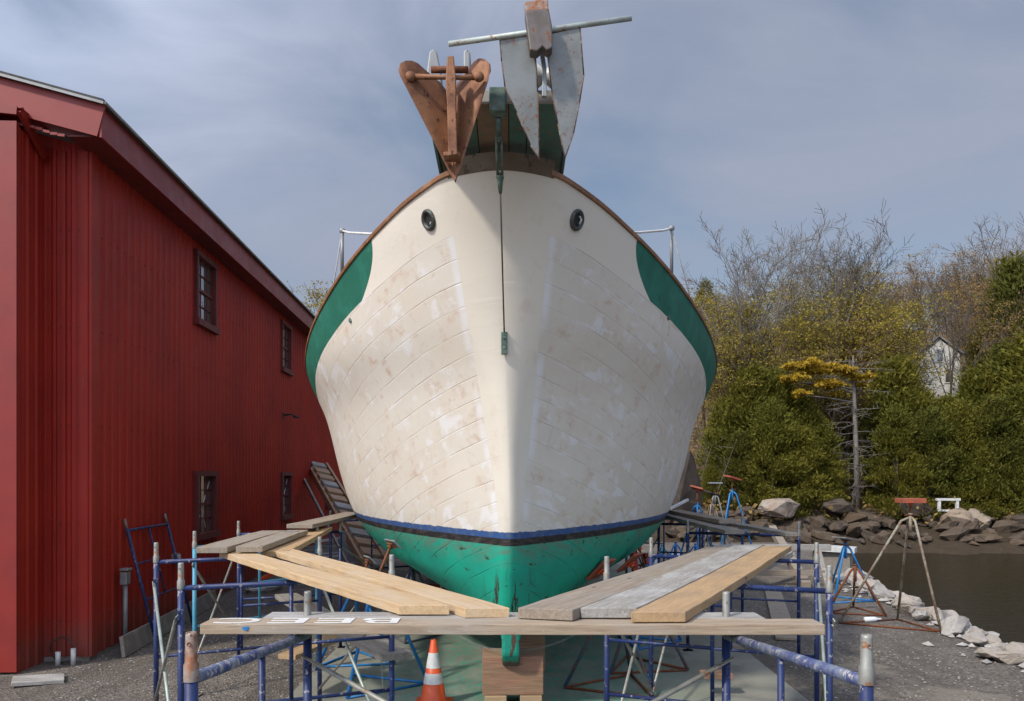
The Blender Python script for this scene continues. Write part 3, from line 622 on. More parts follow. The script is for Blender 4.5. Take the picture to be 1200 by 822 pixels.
M['green_patina'] = painted('dark_green_paint', (0.045, 0.13, 0.105), (0.05, 0.09, 0.07), (0.14, 0.09, 0.06), 0.60, 5, 0.6, 0, 0.3, 14)
M['plat_brown'] = painted('platform_brown', (0.20, 0.12, 0.07), (0.13, 0.085, 0.055), (0.06, 0.14, 0.10), 0.60, 6, 0.7, 0, 0.3, 14)
for a, b2, mt in ((-0.47, -0.33, 'green_patina'), (-0.325, -0.165, 'green_patina'), (-0.16, 0.06, 'plat_brown'), (0.065, 0.19, 'green_patina'), (0.195, 0.47, 'green_patina')):
    slabp(a, b2, PY0, PY1, 0.0, 0.05, 'platform_board', M[mt])
slabp(-0.46, 0.46, PY0+0.01, PY1-0.02, 0.052, 0.075, 'platform_backing', M['dark_wood'])  # dark backing added above the boards so no sky shows through the gaps
slabp(-0.47, 0.47, PY0-0.03, PY0-0.002, -0.01, 0.07, 'platform_end', M['grey_wood'])
for sg in (-1, 1): slabp(sg*0.475-0.02*(sg < 0), sg*0.475+0.02*(sg > 0), PY0-0.02, PY1, -0.03, 0.08, 'platform_edge', M['green_patina'])
# bobstay fitting, turnbuckle, wire and tang
bx = X(583, 5.42)
f = MB(); f.box((bx, 5.43, 4.80), (0.11, 0.05, 0.16), bev=0.008); f.box((bx, 5.55, 4.785), (0.11, 0.22, 0.012)); bf = bpart(f.build('stay_bracket', M['bronze']))
tang = hull_ray(591, 400); tang = tang+Vector((0, -0.03, 0))
TB = Vector((bx+0.005, 5.47, 4.70)); TB2 = Vector((tang.x, tang.y, tang.z+0.06))
d = TB2-TB
f = MB(); f.tube([TB, TB+d*0.07], 0.022, 8); s0 = TB+d*0.08; s1 = TB+d*0.24
for sx_ in (-0.017, 0.017): f.tube([s0+Vector((sx_, 0, 0)), s1+Vector((sx_, 0, 0))], 0.009, 8)
f.lathe(s0, [(0.02, -0.02), (0.028, 0), (0.02, 0.02)], 10, d); f.lathe(s1, [(0.022, -0.02), (0.03, 0), (0.02, 0.03)], 10, d); f.tube([s1, TB+d*0.31], [0.026, 0.012], 8)
bpart(f.build('turnbuckle', M['bronze']))
f = MB(); f.tube([TB+d*0.22, TB+d*0.55, TB2], 0.0065, 7); bpart(f.build('bobstay_wire', M['steel_wire']))
f = MB()
tl = hull_ray(591, 412)
f.beam(tang+Vector((0, 0.0, 0.07)), tl+Vector((0, -0.02, -0.03)), 0.022, 0.05, up=(1, 0, 0), bev=0.006)
for kz in (0.02, -0.06): f.box(tang+Vector((0, -0.02, kz)), (0.02, 0.02, 0.02), bev=0.004)
bpart(f.build('stem_tang', M['bronze']))
# hawse holes
for px_ in (503, 675.5):
    p = hull_ray(px_, 258); e1 = hull_ray(px_+4, 258); e2 = hull_ray(px_, 262)
    nrm = (e1-p).cross(e2-p).normalized()
    if nrm.y > 0: nrm = -nrm
    f = MB(); f.lathe(p+nrm*0.002, [(0.088, -0.03), (0.085, 0.014), (0.070, 0.026), (0.052, 0.014), (0.050, -0.08)], 26, nrm); h_ = bpart(f.build('hawse_ring', painted('dark_bronze', (0.06, 0.065, 0.06), (0.10, 0.10, 0.09), (0.12, 0.17, 0.14), 0.6, 18, 0.5, 0.5)))
    f = MB(); f.lathe(p+nrm*0.004, [(0.0001, 0.0), (0.053, 0.0)], 20, nrm); g_ = f.build('hawse_dark_disc', M['dark']); g_.parent = h_  # flat dark disc stands in for the shade inside the uncut hole
    f = MB(); f.tube([p+nrm*0.010+Vector((0.015, 0, -0.035)), p+nrm*0.012+Vector((0.03, 0, 0)), p+nrm*0.010+Vector((0.018, 0, 0.03))], 0.008, 6); g_ = f.build('hawse_glint', M['tarp']); g_.parent = h_  # white tube paints in the glint inside the hole
# stanchions with lifeline
for sgn in (-1, 1):
    Y_ = 8.05; xx = X(401, Y_) if sgn < 0 else X(787, Y_)
    zb = Zs(Y_)+0.03; zt = Zp(270, Y_) if sgn < 0 else Zp(267, Y_)
    f = MB(); f.tube([(xx, Y_, zb), (xx, Y_, zt)], 0.017, 10); f.lathe((xx, Y_, zt), [(0.019, -0.03), (0.028, -0.02), (0.03, 0.01), (0.012, 0.02), (0.0, 0.02)], 10); st_ = bpart(f.build('stanchion', M['grey']))
    fx = sgn*(hb(7.0, 4.4)*0.9)
    pA = Vector((xx, Y_, zt-0.005)); pB = Vector((fx+BXo, 7.0, 4.40)); mid = (pA+pB)/2+Vector((0, 0, -0.03))
    f = MB(); f.tube([pA, (pA*3+mid)/4+Vector((0, 0, -0.012)), mid, (pB*3+mid)/4, pB], 0.011, 6); bpart(f.build('lifeline', M['rope']))
    pC = Vector((sgn*(hb(8.9, 4.05)-0.06), 8.9, Zs(8.9)-0.05)); f = MB(); f.tube([pA, pC], 0.006, 6); bpart(f.build('lifeline', M['rope']))
# small fittings on the bulwark (both sides)
for px_, py_ in ((411, 375), (783, 372)):
    p = hull_ray(px_, py_)
    if p: f = MB(); f.lathe(p, [(0.03, -0.02), (0.03, 0.004), (0.02, 0.008), (0.0, 0.008)], 14, (0.6*(1 if px_ > 600 else -1), -0.75, 0.2)); bpart(f.build('scupper', M['bronze']))
# ------------------------------------------------------------ anchors
def pl_(pts, Y): return [P(a, b, Y) for a, b in pts]
pa = thing('plow_anchor', 'rust brown plough anchor hanging point down at the left of the bow platform', 'anchor', P(527, 150, 5.3))
def apart(par, o): o.parent = par; o.location = -Vector(par.location); return o
# flukes: each a curved plate from keel ridge to lobe edge
def fluke(side):
    top = {-1: [(467, 78), (471, 73), (480, 71), (491, 76), (503, 88), (519, 103)], 1: [(575, 78), (572, 71), (565, 69), (556, 74), (546, 86), (537, 101)]}[side]
    low = {-1: [(467, 84), (473, 96), (489, 125), (505, 153), (519, 181), (533, 214)], 1: [(575, 84), (571, 95), (562, 118), (551, 145), (543, 172), (535, 214)]}[side]
    b_ = MB(); G_ = []
    for i in range(6):
        rowp = []
        for j in range(7):
            t = j/6; a = Vector((lerp(low[i][0], (top[i][0] if i else low[0][0]), t), lerp(low[i][1], top[i][1], t)))
            # ridge side pulled back (away from camera), outer edge curls forward
            inner_x = 528 if side < 0 else 536
            k_ = min(1, abs(a.x-inner_x)/55)
            Y = 5.36-0.15*k_**1.3-0.02*math.sin(k_*3)
            rowp.append(P(a.x, a.y, Y))
        G_.append(rowp)
    return G_
def fl_plate(side):
    out_l = {-1: [(470, 90), (467, 82), (469, 75), (475, 72), (482, 72), (489, 75), (498, 83), (508, 92), (516, 98), (523, 108)],
             1: [(571, 92), (575, 83), (574, 75), (569, 70), (562, 69), (556, 73), (549, 82), (542, 92), (537, 98), (532, 108)]}[side]
    tip = (533.5, 214); b_ = MB(); rowsg = []
    NS = 12
    for i, o_ in enumerate(out_l):
        r_ = []
        for j in range(NS+1):
            t = (j/NS); a = (lerp(o_[0], tip[0], t), lerp(o_[1], tip[1], t))
            k_ = min(1, abs(a[0]-529)/58); Y = 5.37-0.20*k_**1.2+0.04*t*0
            r_.append(P(a[0], a[1], Y-0.10*t*(1-0)))
        rowsg.append(r_)
    vs = [q_ for r_ in rowsg for q_ in r_]; n1_ = NS+1
    b_.add(vs, [(i*n1_+j, i*n1_+j+1, (i+1)*n1_+j+1, (i+1)*n1_+j) for i in range(len(out_l)-1) for j in range(NS)], True)
    o = b_.build('fluke', M['rust_light']); s2 = o.modifiers.new('t', 'SOLIDIFY'); s2.thickness = 0.016; s2.offset = 0; bv = o.modifiers.new('b', 'BEVEL'); bv.width = 0.004; bv.segments = 2
    return apart(pa, o)
for sd in (-1, 1): fl_plate(sd)
f = MB(); f.tube(pl_([(484, 90)], 5.19)+pl_([(524, 91)], 5.17)+pl_([(561, 91)], 5.19), [0.018, 0.014, 0.018], 10)
for px_ in (481, 561): f.lathe(P(px_, 90, 5.18), [(0.0, -0.02), (0.03, -0.015), (0.036, 0), (0.03, 0.015), (0, 0.02)], 12, (0.2, -1, 0))
apart(pa, f.build('cross_rod', M['rust_light']))
f = MB(); f.prism(pl_([(524, 66), (531.5, 65), (534, 90), (534.5, 130), (536, 181), (525, 183), (524, 130), (522, 95)], 5.13), (0, 0.05, 0)); f.prism([P(527, 175, 5.14), P(529, 100, 5.14), P(530, 100, 5.30), P(532, 190, 5.28)], (0.02, 0, 0)); f.box(P(530, 184, 5.2), (0.11, 0.10, 0.035), bev=0.01); apart(pa, f.build('shank', M['rust_light'], None, 0.006))
f = MB(); f.lathe(P(527, 82, 5.26), [(0, -0.12), (0.022, -0.12), (0.022, 0.12), (0, 0.12)], 12, (1, 0, 0)); apart(pa, f.build('pivot_pin', M['rust']))
ra = thing('anchor_roller', 'pair of grey cheek plates holding the plough anchor above the bow platform', 'anchor roller', P(525, 100, 5.6))
for pts in ([(500, 108), (500, 84), (503, 60), (508, 57), (512, 60), (517, 85), (517, 108)], [(543, 108), (543, 60), (547, 57), (551, 61), (551, 108)]):
    f = MB(); f.prism(pl_(pts, 5.52), (0, 0.14, 0)); f.box(P((pts[0][0]+pts[-1][0])/2, 114, 5.6), (0.10, 0.3, 0.09)); apart(ra, f.build('cheek_plate', M['grey'], None, 0.01))
# danforth anchor
da = thing('fluke_anchor', 'grey flat fluke anchor with long crossbar hanging at the right of the bow platform', 'anchor', P(637, 110, 5.3))
def plate(pts, Ya, Yb, name, par, mat, th=0.014):
    ys_ = [p_[1] for p_ in pts]; y0_, y1_ = min(ys_), max(ys_)
    poly = [P(a, b, lerp(Ya, Yb, (b-y0_)/(y1_-y0_))) for a, b in pts]
    f = MB(); f.prism(poly, (0, th, 0)); return apart(par, f.build(name, mat, None, 0.003))
mfl = N('fluke_metal'); v = mfl.obj()
cf = mfl.mix(mfl.step(mfl.noise(v, 4, 5), 0.35, 0.7), (0.27, 0.29, 0.285), (0.19, 0.205, 0.20))
cf = mfl.mix(mfl.math('MULTIPLY', mfl.step(mfl.noise(v, 38, 5, 0.75), 0.53, 0.62), mfl.step(mfl.noise(v, 3.5, 3), 0.42, 0.6)), cf, (0.22, 0.085, 0.035))
cf = mfl.mix(mfl.step(mfl.math('ADD', mfl.sep(v)[2], mfl.math('MULTIPLY', mfl.noise(v, 18, 4), 0.1)), -0.30, -0.36), cf, (0.13, 0.05, 0.025))
MFL = mfl.fin(cf, 0.5, 0.35, mfl.bump(mfl.noise(v, 40, 5), 0.3, 0.003))
# local coords: put origin at anchor base
def anchor_plate(pts, Ya, Yb):
    ys_ = [p_[1] for p_ in pts]; y0_, y1_ = min(ys_), max(ys_); base_ = Vector(da.location)
    poly = [P(a, b, lerp(Ya, Yb, (b-y0_)/(y1_-y0_)))-base_ for a, b in pts]
    f = MB(); f.prism(poly, (0, 0.014, 0)); o = f.build('fluke', MFL, da, 0.003)
    f = MB(); idx = [0, len(pts)-1]
    for i in range(len(pts)):
        a_, b__ = poly[i], poly[(i+1) % len(pts)]
        f.tube([a_+Vector((0, 0.004, 0)), b__+Vector((0, 0.004, 0))], 0.0055, 6)
    g_ = f.build('fluke_rim', painted('edge_rust', (0.15, 0.10, 0.075), (0.11, 0.055, 0.03), (0.2, 0.2, 0.19), 0.55, 14, 0.8), o)
anchor_plate([(586, 47), (619, 42), (627, 60), (630, 108), (632, 187), (622, 170), (606, 132), (592, 102), (588, 72)], 5.20, 5.36)
anchor_plate([(643, 40), (679.5, 32), (684, 88), (679, 120), (672, 156), (662, 185), (654, 145), (647, 107), (641, 57)], 5.20, 5.36)
f = MB(); f.tube([P(525.6, 52, 5.20), P(740, 21.5, 5.20)], 0.0175, 14)
apart(da, f.build('stock_rod', painted('pale_pipe', (0.42, 0.47, 0.43), (0.32, 0.33, 0.29), (0.24, 0.13, 0.07), 0.6, 9, 0.5, 0.2, 0.3, 20)))
f = MB(); f.prism(pl_([(615, 13), (643, 9.5), (647, 30), (647.5, 56), (641, 59), (636, 54), (630, 60), (621, 59), (618, 36)], 5.10), (0, 0.10, 0)); apart(da, f.build('crown_box', painted('rusty_crown', (0.11, 0.09, 0.08), (0.16, 0.15, 0.14), (0.16, 0.065, 0.03), 0.56, 10, 0.55, 0.4, 0.3, 10), None, 0.008))
f = MB(); f.prism(pl_([(616, 14), (615, 2), (628, 0), (642, -1), (643, 11)], 5.13), (0, 0.12, 0)); apart(da, f.build('crown_top', M['rust_pin'], None, 0.006))
f = MB(); f.prism(pl_([(631, 55), (637, 55), (640.5, 80), (641, 113), (635, 113), (636, 82)], 5.28), (0, 0.035, 0)); apart(da, f.build('shank', M['anchor_grey'], None, 0.005))
br_ = thing('bow_roller', 'white nylon roller between the two flukes of the grey anchor', 'roller', P(638, 90, 5.45))
f = MB(); f.lathe((0, 0, 0), [(0, -0.075), (0.085, -0.075), (0.085, -0.055), (0.045, -0.01), (0.045, 0.01), (0.085, 0.055), (0.085, 0.075), (0, 0.075)], 22, (1, 0, 0)); f.build('wheel', M['nylon'], br_)
f = MB(); f.tube([(-0.13, 0, 0), (0.13, 0, 0)], 0.012, 8)
for sx_ in (-0.12, 0.12): f.box((sx_, 0.06, -0.09), (0.012, 0.16, 0.24))
f.build('axle', M['anchor_grey'], br_)

# ------------------------------------------------------------ keel blocks
blk_lab = ['big square timber block under the bow of the keel', 'left lower timber block below the keel block', 'right lower timber block below the keel block']
by = 7.95
def block(name, label, c, size, mat, rz=0):
    o = MB().box((0, 0, 0), size, bev=0.008).build(name, M[mat]); o.location = c; o.rotation_euler = (0, 0, rz); return tag(o, label, 'timber block', 'timber blocks under the keel')
z1_ = Zp(770, 7.78); z0_ = Zp(815, 7.78)
block('timber_block', blk_lab[0], (X(600.5, 7.8), 7.98, (z0_+z1_)/2), (0.585, 0.40, z1_-z0_), 'block_wood', 0.02)
for px_, lb in ((581, blk_lab[1]), (622, blk_lab[2])):
    block('timber_block', lb, (X(px_, 7.85), 8.02, (z0_+SLZ)/2), (0.21, 0.55, z0_-SLZ-0.004), 'tan_wood')
cap_ = block('timber_block', 'dark flat timber pad right beneath the keel end', (X(600, 7.8), 8.12, (z1_+0.41)/2+0.0), (0.24, 0.5, max(0.04, 0.41-z1_)), 'dark_wood')
block('timber_block', 'reddish block under the keel behind the square one', (X(617, 9.4), 9.5, 0.31), (0.42, 0.4, 0.56), 'block_wood')

# ------------------------------------------------------------ scaffold frames
GRP = 'blue scaffold frames round the bow'
PR = 0.0215
def frame(a, b, label, mat='blue', za=1.54, zb=1.54, zga=0.0, zgb=0.0, ladder='b', barmat=None, pinz=0.14, pinmat='galv', worn=False, pinb=None, pinmatb=None, name='scaffold_frame', group=GRP, ht=1.54):
    """a: outer post foot (x, y), b: inner post foot"""
    a = Vector((a[0], a[1], 0)); b = Vector((b[0], b[1], 0))
    root = thing(name, label, 'scaffold frame', a, 0, group)
    A0 = Vector((0, 0, zga)); A1 = Vector((0, 0, za)); D = b-a; B0 = D+Vector((0, 0, zgb)); B1 = D+Vector((0, 0, zb))
    pz_a, pm_a = pinz, pinmat
    for p0, p1 in ((A0, A1), (B0, B1)):
        if p1 is B1: pinz = pinb or pinz; pinmat = pinmatb or pinmat
        top_ = p1+Vector((0, 0, 0.03))
        MB().tube([p0+Vector((0, 0, 0.02)), top_], PR, 14).build('post', M[mat], root)
        MB().lathe(top_, [(PR+0.003, -0.035), (PR+0.003, 0.02), (PR-0.002, 0.028), (PR-0.003, pinz-0.01), (PR-0.005, pinz), (PR-0.009, pinz), (PR-0.009, pinz-0.08)], 14).lathe(top_+Vector((0.0, -PR+0.002, pinz*0.72)), [(0.0, 0.0), (0.006, 0.0), (0.006, 0.004)], 8, (0, -1, 0)).build('coupling_pin', M[pinmat], root)
        MB().box(p0+Vector((0, 0, 0.012)), (0.13, 0.13, 0.012)).tube([p0+Vector((0, 0, 0.018)), p0+Vector((0, 0, 0.10))], 0.015, 8).build('base_plate', M['galv'], root)
    d = D.normalized()
    e0 = A1+d*PR*0.6; e1 = B1-d*PR*0.6
    MB().tube([e0, e1], PR if worn else 0.0185, 14).build('top_bar', M[barmat or mat], root)
    lo = 0.82
    MB().tube([A1-Vector((0, 0, lo))+d*PR*.6, B1-Vector((0, 0, lo))-d*PR*.6], 0.0135, 10).build('lower_bar', M[mat], root)
    m1 = (A1+B1)/2; MB().tube([m1-Vector((0, 0, 0.012)), m1-Vector((0, 0, lo))], 0.0145, 10).build('middle_post', M[mat], root)
    s_, e_ = (m1, B1-d*PR) if ladder == 'b' else (A1+d*PR, m1)
    MB().tube([s_-Vector((0, 0, 0.43)), e_-Vector((0, 0, 0.43))], 0.0125, 10).build('rung', M[mat], root)
    for p_ in (A1, B1):    # brace studs
        mb = MB()
        for dz in (0.16, 1.25):
            q_ = p_-Vector((0, 0, dz)); mb.tube([q_+Vector((0, -0.02, 0)), q_+Vector((0, -0.055, 0))], 0.006, 6)
            mb.box(q_+Vector((0, -0.022, -0.01)), (0.02, 0.02, 0.05))
        mb.build('brace_stud', M[mat], root)
    return a, b
def zfr(py, rel=0.62): return rel*F/(py-HOR)
def fp(px, py): Y = zfr(py); return (X(px, Y), Y)
FR = {}
FR['F1L'] = frame((-1.05, 2.66), (X(357, 4.12)+0.015, 4.12), 'nearest left frame, its rusty capped post and worn pipe in front of the plank', za=1.628, zb=1.487, barmat='blue_worn', worn=True, pinz=0.125, pinmat='rust_pin', pinb=0.19, pinmatb='galv')
FR['F1R'] = frame((X(1015.5, 2.62), 2.62), (X(851, 4.10), 4.10), 'nearest right frame, scuffed grey blue pipe running to the capped corner post', za=1.628, zb=1.487, barmat='blue_worn', worn=True, pinz=0.125, pinb=0.19)
FR['B'] = frame(fp(212, 665), fp(459, 655), 'left frame right behind the lettered plank, carrying the near ends of the fresh planks')
FR['A'] = frame(fp(183, 640), fp(374.6, 633), 'second left frame, outermost blue post nearest the red wall')
FR['D'] = frame(fp(228, 626), fp(371.5, 618), 'pale teal scaffold frame on the left under the grey planks', mat='teal')
FR['E'] = frame(fp(279.5, 613.5), fp(399, 611), 'left frame behind the teal one, carrying the grey plank ends')
FR['C'] = frame(fp(972, 668), fp(711, 657), 'right frame right behind the front plank, chipped paint and pink specks on its post', ladder='b')
FR['H'] = frame(fp(957, 640), fp(763, 634), 'second right frame, ending beside the right grey brace')
FR['I'] = frame(fp(936, 614.5), fp(806, 612), 'third right frame, holding the far right ends of the three loose planks')
FR['J'] = frame(fp(870, 605), fp(772, 603.5), 'fourth right frame below the far pale planks beside the hull')
FR['M'] = frame((-2.95, 13.2), (-1.75, 14.0), 'far left frame between the hull and the leaning ladder')
FR['O'] = frame((3.2, 13.6), (2.0, 14.2), 'farthest right frame in the clutter behind the hull')
# leaning frame against the shed wall
lf = thing('scaffold_frame', 'loose blue frame leaning against the red shed wall', 'scaffold frame', shed_pt(0.95, 0.45, 0), TH+math.pi/2, GRP)
W_ = 1.45; H_ = 1.62
leanm = Matrix.Rotation(R(14), 3, 'X')
def LP(x_, z_): return leanm @ Vector((x_, 0, z_))
# local X runs along the wall, lean towards the wall (local +Y = away from wall? rotate so top touches the wall)
leanm = Matrix.Rotation(R(-14), 3, 'X')
for x_ in (0, W_): MB().tube([LP(x_, 0), LP(x_, H_)], PR, 10).build('post', M['blue'], lf); MB().tube([LP(x_, H_), LP(x_, H_+0.13)], 0.017, 10).build('coupling_pin', M['dark_wood'], lf)
MB().tube([LP(0, H_-0.03), LP(W_, H_-0.03)], 0.018, 10).build('top_bar', M['blue'], lf); MB().tube([LP(0, 0.62), LP(W_, 0.62)], 0.0135, 8).build('lower_bar', M['blue'], lf)
MB().tube([LP(W_*0.5, 0.62), LP(W_*0.5, H_-0.03)], 0.0145, 8).build('middle_post', M['blue'], lf); MB().tube([LP(0, 1.12), LP(W_*0.5, 1.12)], 0.0125, 8).build('rung', M['blue'], lf)

def brace(p, q, label, mat='galv', r=0.0125):
    p = Vector(p); q = Vector(q); d = (q-p); n_ = d.normalized()
    root = thing('cross_brace', label, 'brace', p, 0, 'galvanised cross braces of the scaffolding')
    b_ = MB(); b_.tube([n_*0.06, d-n_*0.06], r, 10); b_.build('tube', M[mat], root)
    e_ = MB()
    for c_ in (Vector(), d):
        s_ = 1 if c_.length < 0.1 else -1
        e_.beam(c_-n_*s_*0.02, c_+n_*s_*0.09, 0.006, 0.026, up=(0, 1, 0.1))
    e_.build('flattened_end', M[mat], root)
def xbrace(k1, k2, which, labels, mats=('galv', 'galv'), hi=1.36, lo=0.28):
    a = FR[k1][which]; b = FR[k2][which]; off = Vector((0, -0.045, 0)); o3 = Vector((0.0, -0.02, 0))
    brace(a+off+Vector((0, 0, hi)), b+off+Vector((0, 0, lo)), labels[0], mats[0]); brace(a+off*1.6+Vector((0, 0, lo)), b+off*1.6+Vector((0, 0, hi)), labels[1], mats[1])
xbrace('F1L', 'F1R', 1, ['brace falling right from the capped post behind the lettered plank', 'brace falling left from the right post behind the front plank'], hi=1.38, lo=0.2)
xbrace('A', 'B', 0, ['pale grey brace falling past the outer left posts', 'darker brace crossing low between the outer left posts'], ('galv_green', 'galv'))
xbrace('B', 'A', 1, ['brace behind the cone, from the inner left post', 'pale brace falling left of the blue jack stand'], ('galv', 'galv_green'))
xbrace('D', 'E', 0, ['brace falling away from the teal post', 'brace rising away from the foot of the teal post'], ('galv', 'galv'))
xbrace('H', 'C', 0, ['grey brace beside the outer right posts', 'low brace between the outer right posts'], ('galv_green', 'galv'))
xbrace('C', 'H', 1, ['brace falling behind the white flecked right post', 'brace rising right of the rusty jack stand'], ('galv', 'galv'))
xbrace('H', 'I', 1, ['dark brace below the three right planks', 'grey brace crossing below the three right planks'], ('dark', 'galv'))
xbrace('E', 'M', 1, ['brace behind the hull on the left', 'crossing brace behind the hull on the left'], ('galv', 'galv'))
xbrace('J', 'O', 1, ['brace in the clutter behind the right frames', 'crossing brace in the clutter behind the right frames'], ('galv', 'dark'))

# ------------------------------------------------------------ planks
PG = 'loose scaffold planks'
def plank(label, a, b, wd, mat, ztop_a, ztop_b=None, th=0.05, seed=0, warp=0.004, skew=(0, 0)):
    """a, b: centre of each end in plan"""
    ztop_b = ztop_a if ztop_b is None else ztop_b
    A = Vector((a[0], a[1], ztop_a)); B = Vector((b[0], b[1], ztop_b)); L_ = (B-A).length; rr = random.Random(seed)
    ns = max(8, int(L_/0.12)); bm_ = MB(); ph = rr.uniform(0, 6)
    vs = []
    for i in range(ns+1):
        x_ = L_*i/ns; wz = warp*math.sin(x_*1.3+ph)
        for (yy, zz) in ((-1, 0), (-1, -1), (1, -1), (1, 0)):
            sk = (skew[0] if i == 0 else skew[1] if i == ns else 0)*yy
            vs.append((x_+sk, yy*wd/2+rr.uniform(-.0022, .0022), zz*th+wz+rr.uniform(-.001, .001)))
    fs = [(i*4+k_, i*4+(k_+1) % 4, (i+1)*4+(k_+1) % 4, (i+1)*4+k_) for i in range(ns) for k_ in range(4)]+[(0, 1, 2, 3), tuple(4*ns+k_ for k_ in range(4))]
    bm_.add(vs, fs); o = bm_.build('plank', M[mat], None, 0.004)
    d = (B-A).normalized(); o.location = A; o.rotation_mode = 'XYZ'
    o.rotation_euler = (0, -math.asin(d.z), math.atan2(d.y, d.x)); return tag(o, label, 'plank', PG)
HT = EYE-0.715    # top of the front planks 1.585
ya = 0.715*F/(732.2-HOR); yb_ = 0.715*F/(725.0-HOR)
fpk = plank('long weathered front plank with white painted letters on its top', (X(234, ya), (ya+yb_)/2), (X(968, ya), (ya+yb_)/2+0.01), yb_-ya+0.0, 'front_wood', HT, seed=3, warp=0.0025)
yc_ = 0.715*F/(717.6-HOR)
plank('grey plank lying directly behind the lettered front plank', (X(311, 4.1), (yb_+yc_)/2+0.008), (X(893, 4.1), (yb_+yc_)/2+0.012), yc_-yb_-0.01, 'grey_wood', HT-0.001, seed=4, warp=0.0015)
# lettering, painted on top, read from the boat side
tx0 = X(253, ya+0.1)-X(234, ya); tx1 = X(468, ya+0.1)-X(234, ya); wdp = yb_-ya
mm = N('letter_paint'); v = mm.pos(); mm.put(mm.b.inputs['Alpha'], mm.step(mm.noise(v, 60, 5, 0.7), 0.66, 0.60)); MLT = mm.fin((0.62, 0.61, 0.58), 0.6)
for ci, ch_ in enumerate('BEEC'):
    fc = bpy.data.curves.new('letter', 'FONT'); fc.body = ch_; fc.size = 0.205; fc.extrude = 0.0008; fc.offset = 0.001; fc.resolution_u = 4
    fo = bpy.data.objects.new('tmp', fc); COL.objects.link(fo); bpy.context.view_layer.update()
    lm = bpy.data.meshes.new_from_object(fo.evaluated_get(bpy.context.evaluated_depsgraph_get())); bpy.data.objects.remove(fo)
    xs_ = [v_.co.x for v_ in lm.vertices]; ys_ = [v_.co.y for v_ in lm.vertices]; wl = max(xs_)-min(xs_); hl = max(ys_)-min(ys_)
    pw = (tx1-tx0)/4; ox = tx1-ci*pw; lw = pw*(0.80 if ch_ != 'C' else 0.95)
    for v_ in lm.vertices:
        u = (v_.co.x-min(xs_))/wl; t = (v_.co.y-min(ys_))/hl
        v_.co = Vector((ox-u*lw, wdp*0.42-t*wdp*0.84, 0.0045+v_.co.z))
    lm.materials.clear(); lm.materials.append(MLT); lo_ = bpy.data.objects.new('letter', lm); COL.objects.link(lo_); lo_.parent = fpk
b_ = MB().prism([(0.20, -wdp/2-0.003, -0.012), (0.235, -wdp/2-0.003, -0.008), (0.225, -wdp/2-0.003, -0.03), (0.205, -wdp/2-0.003, -0.022)], (0, -0.001, 0)); b_.build('paint_chip', M['jack_blue'], fpk)
# right hand trio
h2 = HT+0.052; rel2 = EYE-h2
def onp(px, py, rel): Y = rel*F/(py-HOR); return Vector((X(px, Y), Y))
c_n = onp(801, 720, rel2); c_f = onp(927, 641, rel2); dirc = (c_f-c_n).normalized(); nrm2 = Vector((-dirc.y, dirc.x))
def off(p, k): return (p.x+nrm2.x*k, p.y+nrm2.y*k)
plank('yellowish plank, outermost of the three running back on the right', off(c_n, 0.122), off(c_f, 0.122), 0.235, 'tan_wood', h2, seed=11, skew=(-0.058, -0.058))
plank('pale grey plank, middle one of the three running back on the right', off(c_n, 0.372), off(c_f, 0.372), 0.25, 'grey_wood', h2+0.002, seed=12, skew=(-0.062, -0.062))
a3 = onp(634, 716, rel2); b3 = onp(850, 641, rel2)
plank('brownish grey plank, innermost of the three running back on the right', off(c_n, 0.64) if 0 else (a3.x+0.02, a3.y+0.03), (b3.x-0.02, b3.y), 0.27, 'brown_wood', h2, seed=13, skew=(-0.03, -0.066), th=0.052)
# left yellow pair
d_n = onp(497, 710, rel2); d_f = onp(272, 645, rel2)
plank('fresh yellow plank, outer one of the pair running back on the left', (d_n.x, d_n.y), (d_f.x, d_f.y), 0.215, 'yellow_wood', h2, seed=21, skew=(0.07, 0.0))
e_n = onp(564, 712, rel2); e_f = onp(322, 641, rel2)
plank('fresh yellow plank with dark waney edge, inner one of the left pair', (e_n.x+0.03, e_n.y+0.0), (e_f.x, e_f.y), 0.20, 'yellow_wood', h2-0.001, seed=22, skew=(0.05, 0.0))
# grey pair on the left lying across them
rel3 = rel2-0.055
p1 = onp(248, 641.5, rel3); p2 = onp(321, 622, rel3)
plank('grey plank with broken corner, outer one of the short pair on the left', (p1.x, p1.y), (p2.x, p2.y), 0.255, 'brown_wood', EYE-rel3, seed=31)
p1 = onp(292, 641, rel3); p2 = onp(349, 621.5, rel3)
g2p = plank('grey plank carrying a metal strap, inner one of the short left pair', (p1.x, p1.y), (p2.x, p2.y), 0.22, 'brown_wood', EYE-rel3+0.002, seed=32)
st_ = MB().box((1.7, 0, 0.006), (0.10, 0.13, 0.006)).build('strap', M['grey'], g2p)
p1 = onp(352, 641, rel2); p2 = onp(388, 618, rel2)
plank('tan plank showing from under the short grey pair on the left', (p1.x-0.12, p1.y-0.4), (p2.x-0.1, p2.y), 0.23, 'tan_wood', h2, seed=33)
p1 = onp(351, 614.5, 0.57); p2 = onp(415, 600.5, 0.57)
plank('long dark grey plank reaching from the left frames to the hull', (p1.x, p1.y), (p2.x, p2.y), 0.30, 'brown_wood', EYE-0.57, seed=34)
